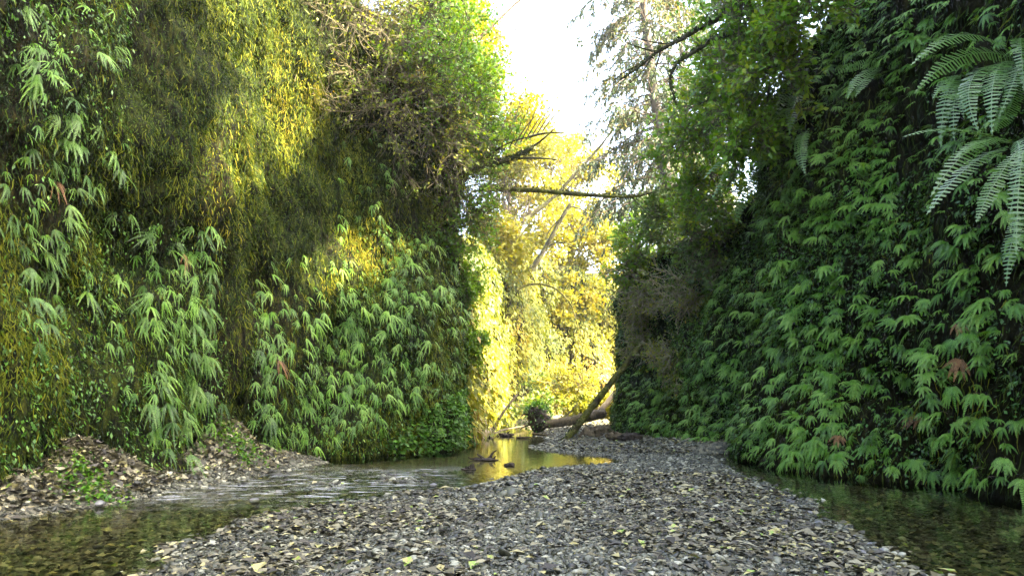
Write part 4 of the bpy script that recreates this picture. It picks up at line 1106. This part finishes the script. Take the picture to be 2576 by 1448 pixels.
# bushes at the far end
gb = np.random.default_rng(90)
shrub("round golden-brown willow bush in front of the bright far wall", at(1425, 1042, 30), fan(70, (0, -.1, 1), .42, gb), gb.uniform(1.0, 1.75, 70), [260, 420], 5200, .10, (M_twig, M_gold), 801, .012, .07, None, .10, "willow_bush", rmin=.006, cat="bush")
shrub("dark green bush beside the root ball below the far left wall", at(1345, 1040, 27), fan(30, (0, -.2, .8), .6, gb), gb.uniform(.4, .9, 30), [120, 200], 1500, .10, (M_twig, M_dullleaf), 802, .012, .04, None, .15, "leafy_bush", cat="bush")
shrub("olive bush tucked against the foot of the far left wall", at(1385, 1000, 32), fan(30, (0, -.2, .8), .6, gb), gb.uniform(.5, 1.1, 30), [120, 200], 2200, .13, (M_twig, M_dullleaf), 803, .012, .04, None, .15, "leafy_bush", cat="bush")

shrub("sunny yellow bush squeezed between the fallen log and the right cliff end", at(1522, 1045, 27), fan(30, (0, -.2, .8), .5, gb), gb.uniform(.4, .9, 30), [120, 200], 2200, .12, (M_twig, M_gold), 804, .012, .04, None, .15, "leafy_bush", cat="bush")
shrub("low yellow bush on the far bank behind the fallen log", at(1465, 1040, 29), fan(30, (0, -.2, .6), .6, gb), gb.uniform(.4, .9, 30), [120, 200], 2000, .12, (M_twig, M_goldwall), 805, .012, .04, None, .15, "leafy_bush", cat="bush")

# ------------------------------------------------------------------ single stones and bright leaves on the bar
vst, fst = ico(4)
STN = [(2222, 1388, 44, "pale blue-grey stone at the tip of the gravel bar in the pool"), (2190, 1372, 34, "grey stone just behind the pale one at the pool tip"), (2165, 1392, 38, "flat brown-grey stone at the pool edge"), (2255, 1402, 30, "small dark stone standing in the pool beside the pale one"),
       (2110, 1352, 36, "rounded grey stone on the pool shore above the tip"), (2060, 1318, 34, "light stone on the pool shore halfway along the bar"), (2035, 1290, 32, "grey stone on the pool shore below the ferns"), (1212, 1272, 34, "dark stone on the stream side of the gravel bar"),
       (985, 1252, 42, "white-topped dark stone in the riffle"), (940, 1222, 34, "grey stone in the middle of the riffle"), (860, 1262, 34, "rounded wet stone at the near edge of the riffle"), (770, 1292, 40, "pale stone beside the near stream bank"),
       (1090, 1222, 32, "dark wet stone where the riffle leaves the golden shallows"), (1130, 1200, 26, "small dark stone at the head of the riffle"), (700, 1240, 36, "wet stone in the foaming water by the left bank"), (250, 1268, 46, "dark wet stone splitting the stream below the leaf mound"),
       (1990, 1262, 30, "pale stone at the upper pool shore"), (2150, 1352, 30, "small light stone between the rounded grey one and the tip"), (1160, 1310, 40, "dark flat stone alone on the bar"), (640, 1262, 40, "broad wet stone under the foam below the second mound")]
for k, (px, py, wpx, lab) in enumerate(STN):
    p = gp(px, py); h = max(float(ground_h(p[0:1], p[1:2])[0]), -.03); p = gp(px, py, h)
    s = wpx * p[1] / FP * .36; g = np.random.default_rng(900 + k)
    v = vst * (1 + .22 * fbm(vst * 1.1 + k * 3, 3, k)[:, None]) * np.array([s, s * g.uniform(.65, .9), s * g.uniform(.42, .6)])
    th = g.uniform(0, 3.14); v = v @ np.array([[math.cos(th), math.sin(th), 0], [-math.sin(th), math.cos(th), 0], [0, 0, 1]])
    a = Acc(); a.add(v, fst); o = a.build("river_stone", M_stone, smooth=True); o.location = p + np.array([0, 0, s * .15])
    tag(o, lab, "stone", "larger stones along the water")

# ------------------------------------------------------------------ air
HZ = 0.0005
a = Acc(); x0, x1, y0, y1, z0, z1 = -75, 75, -45, 125, -2, 40
v = [(x, y, z) for x in (x0, x1) for y in (y0, y1) for z in (z0, z1)]
a.add(v, [(0, 1, 3, 2), (4, 6, 7, 5), (0, 4, 5, 1), (2, 3, 7, 6), (0, 2, 6, 4), (1, 5, 7, 3)])
hm = bpy.data.materials.new("haze_air"); hm.use_nodes = True; ht = hm.node_tree; ht.nodes.clear()
ho = ht.nodes.new("ShaderNodeOutputMaterial"); hv = ht.nodes.new("ShaderNodeVolumePrincipled")
hv.inputs["Color"].default_value = (.95, .95, .92, 1); hv.inputs["Density"].default_value = HZ; hv.inputs["Anisotropy"].default_value = .3
ht.links.new(hv.outputs[0], ho.inputs["Volume"])
tag(a.build("haze", hm), "pale morning haze filling the canyon air", "haze", kind="stuff")
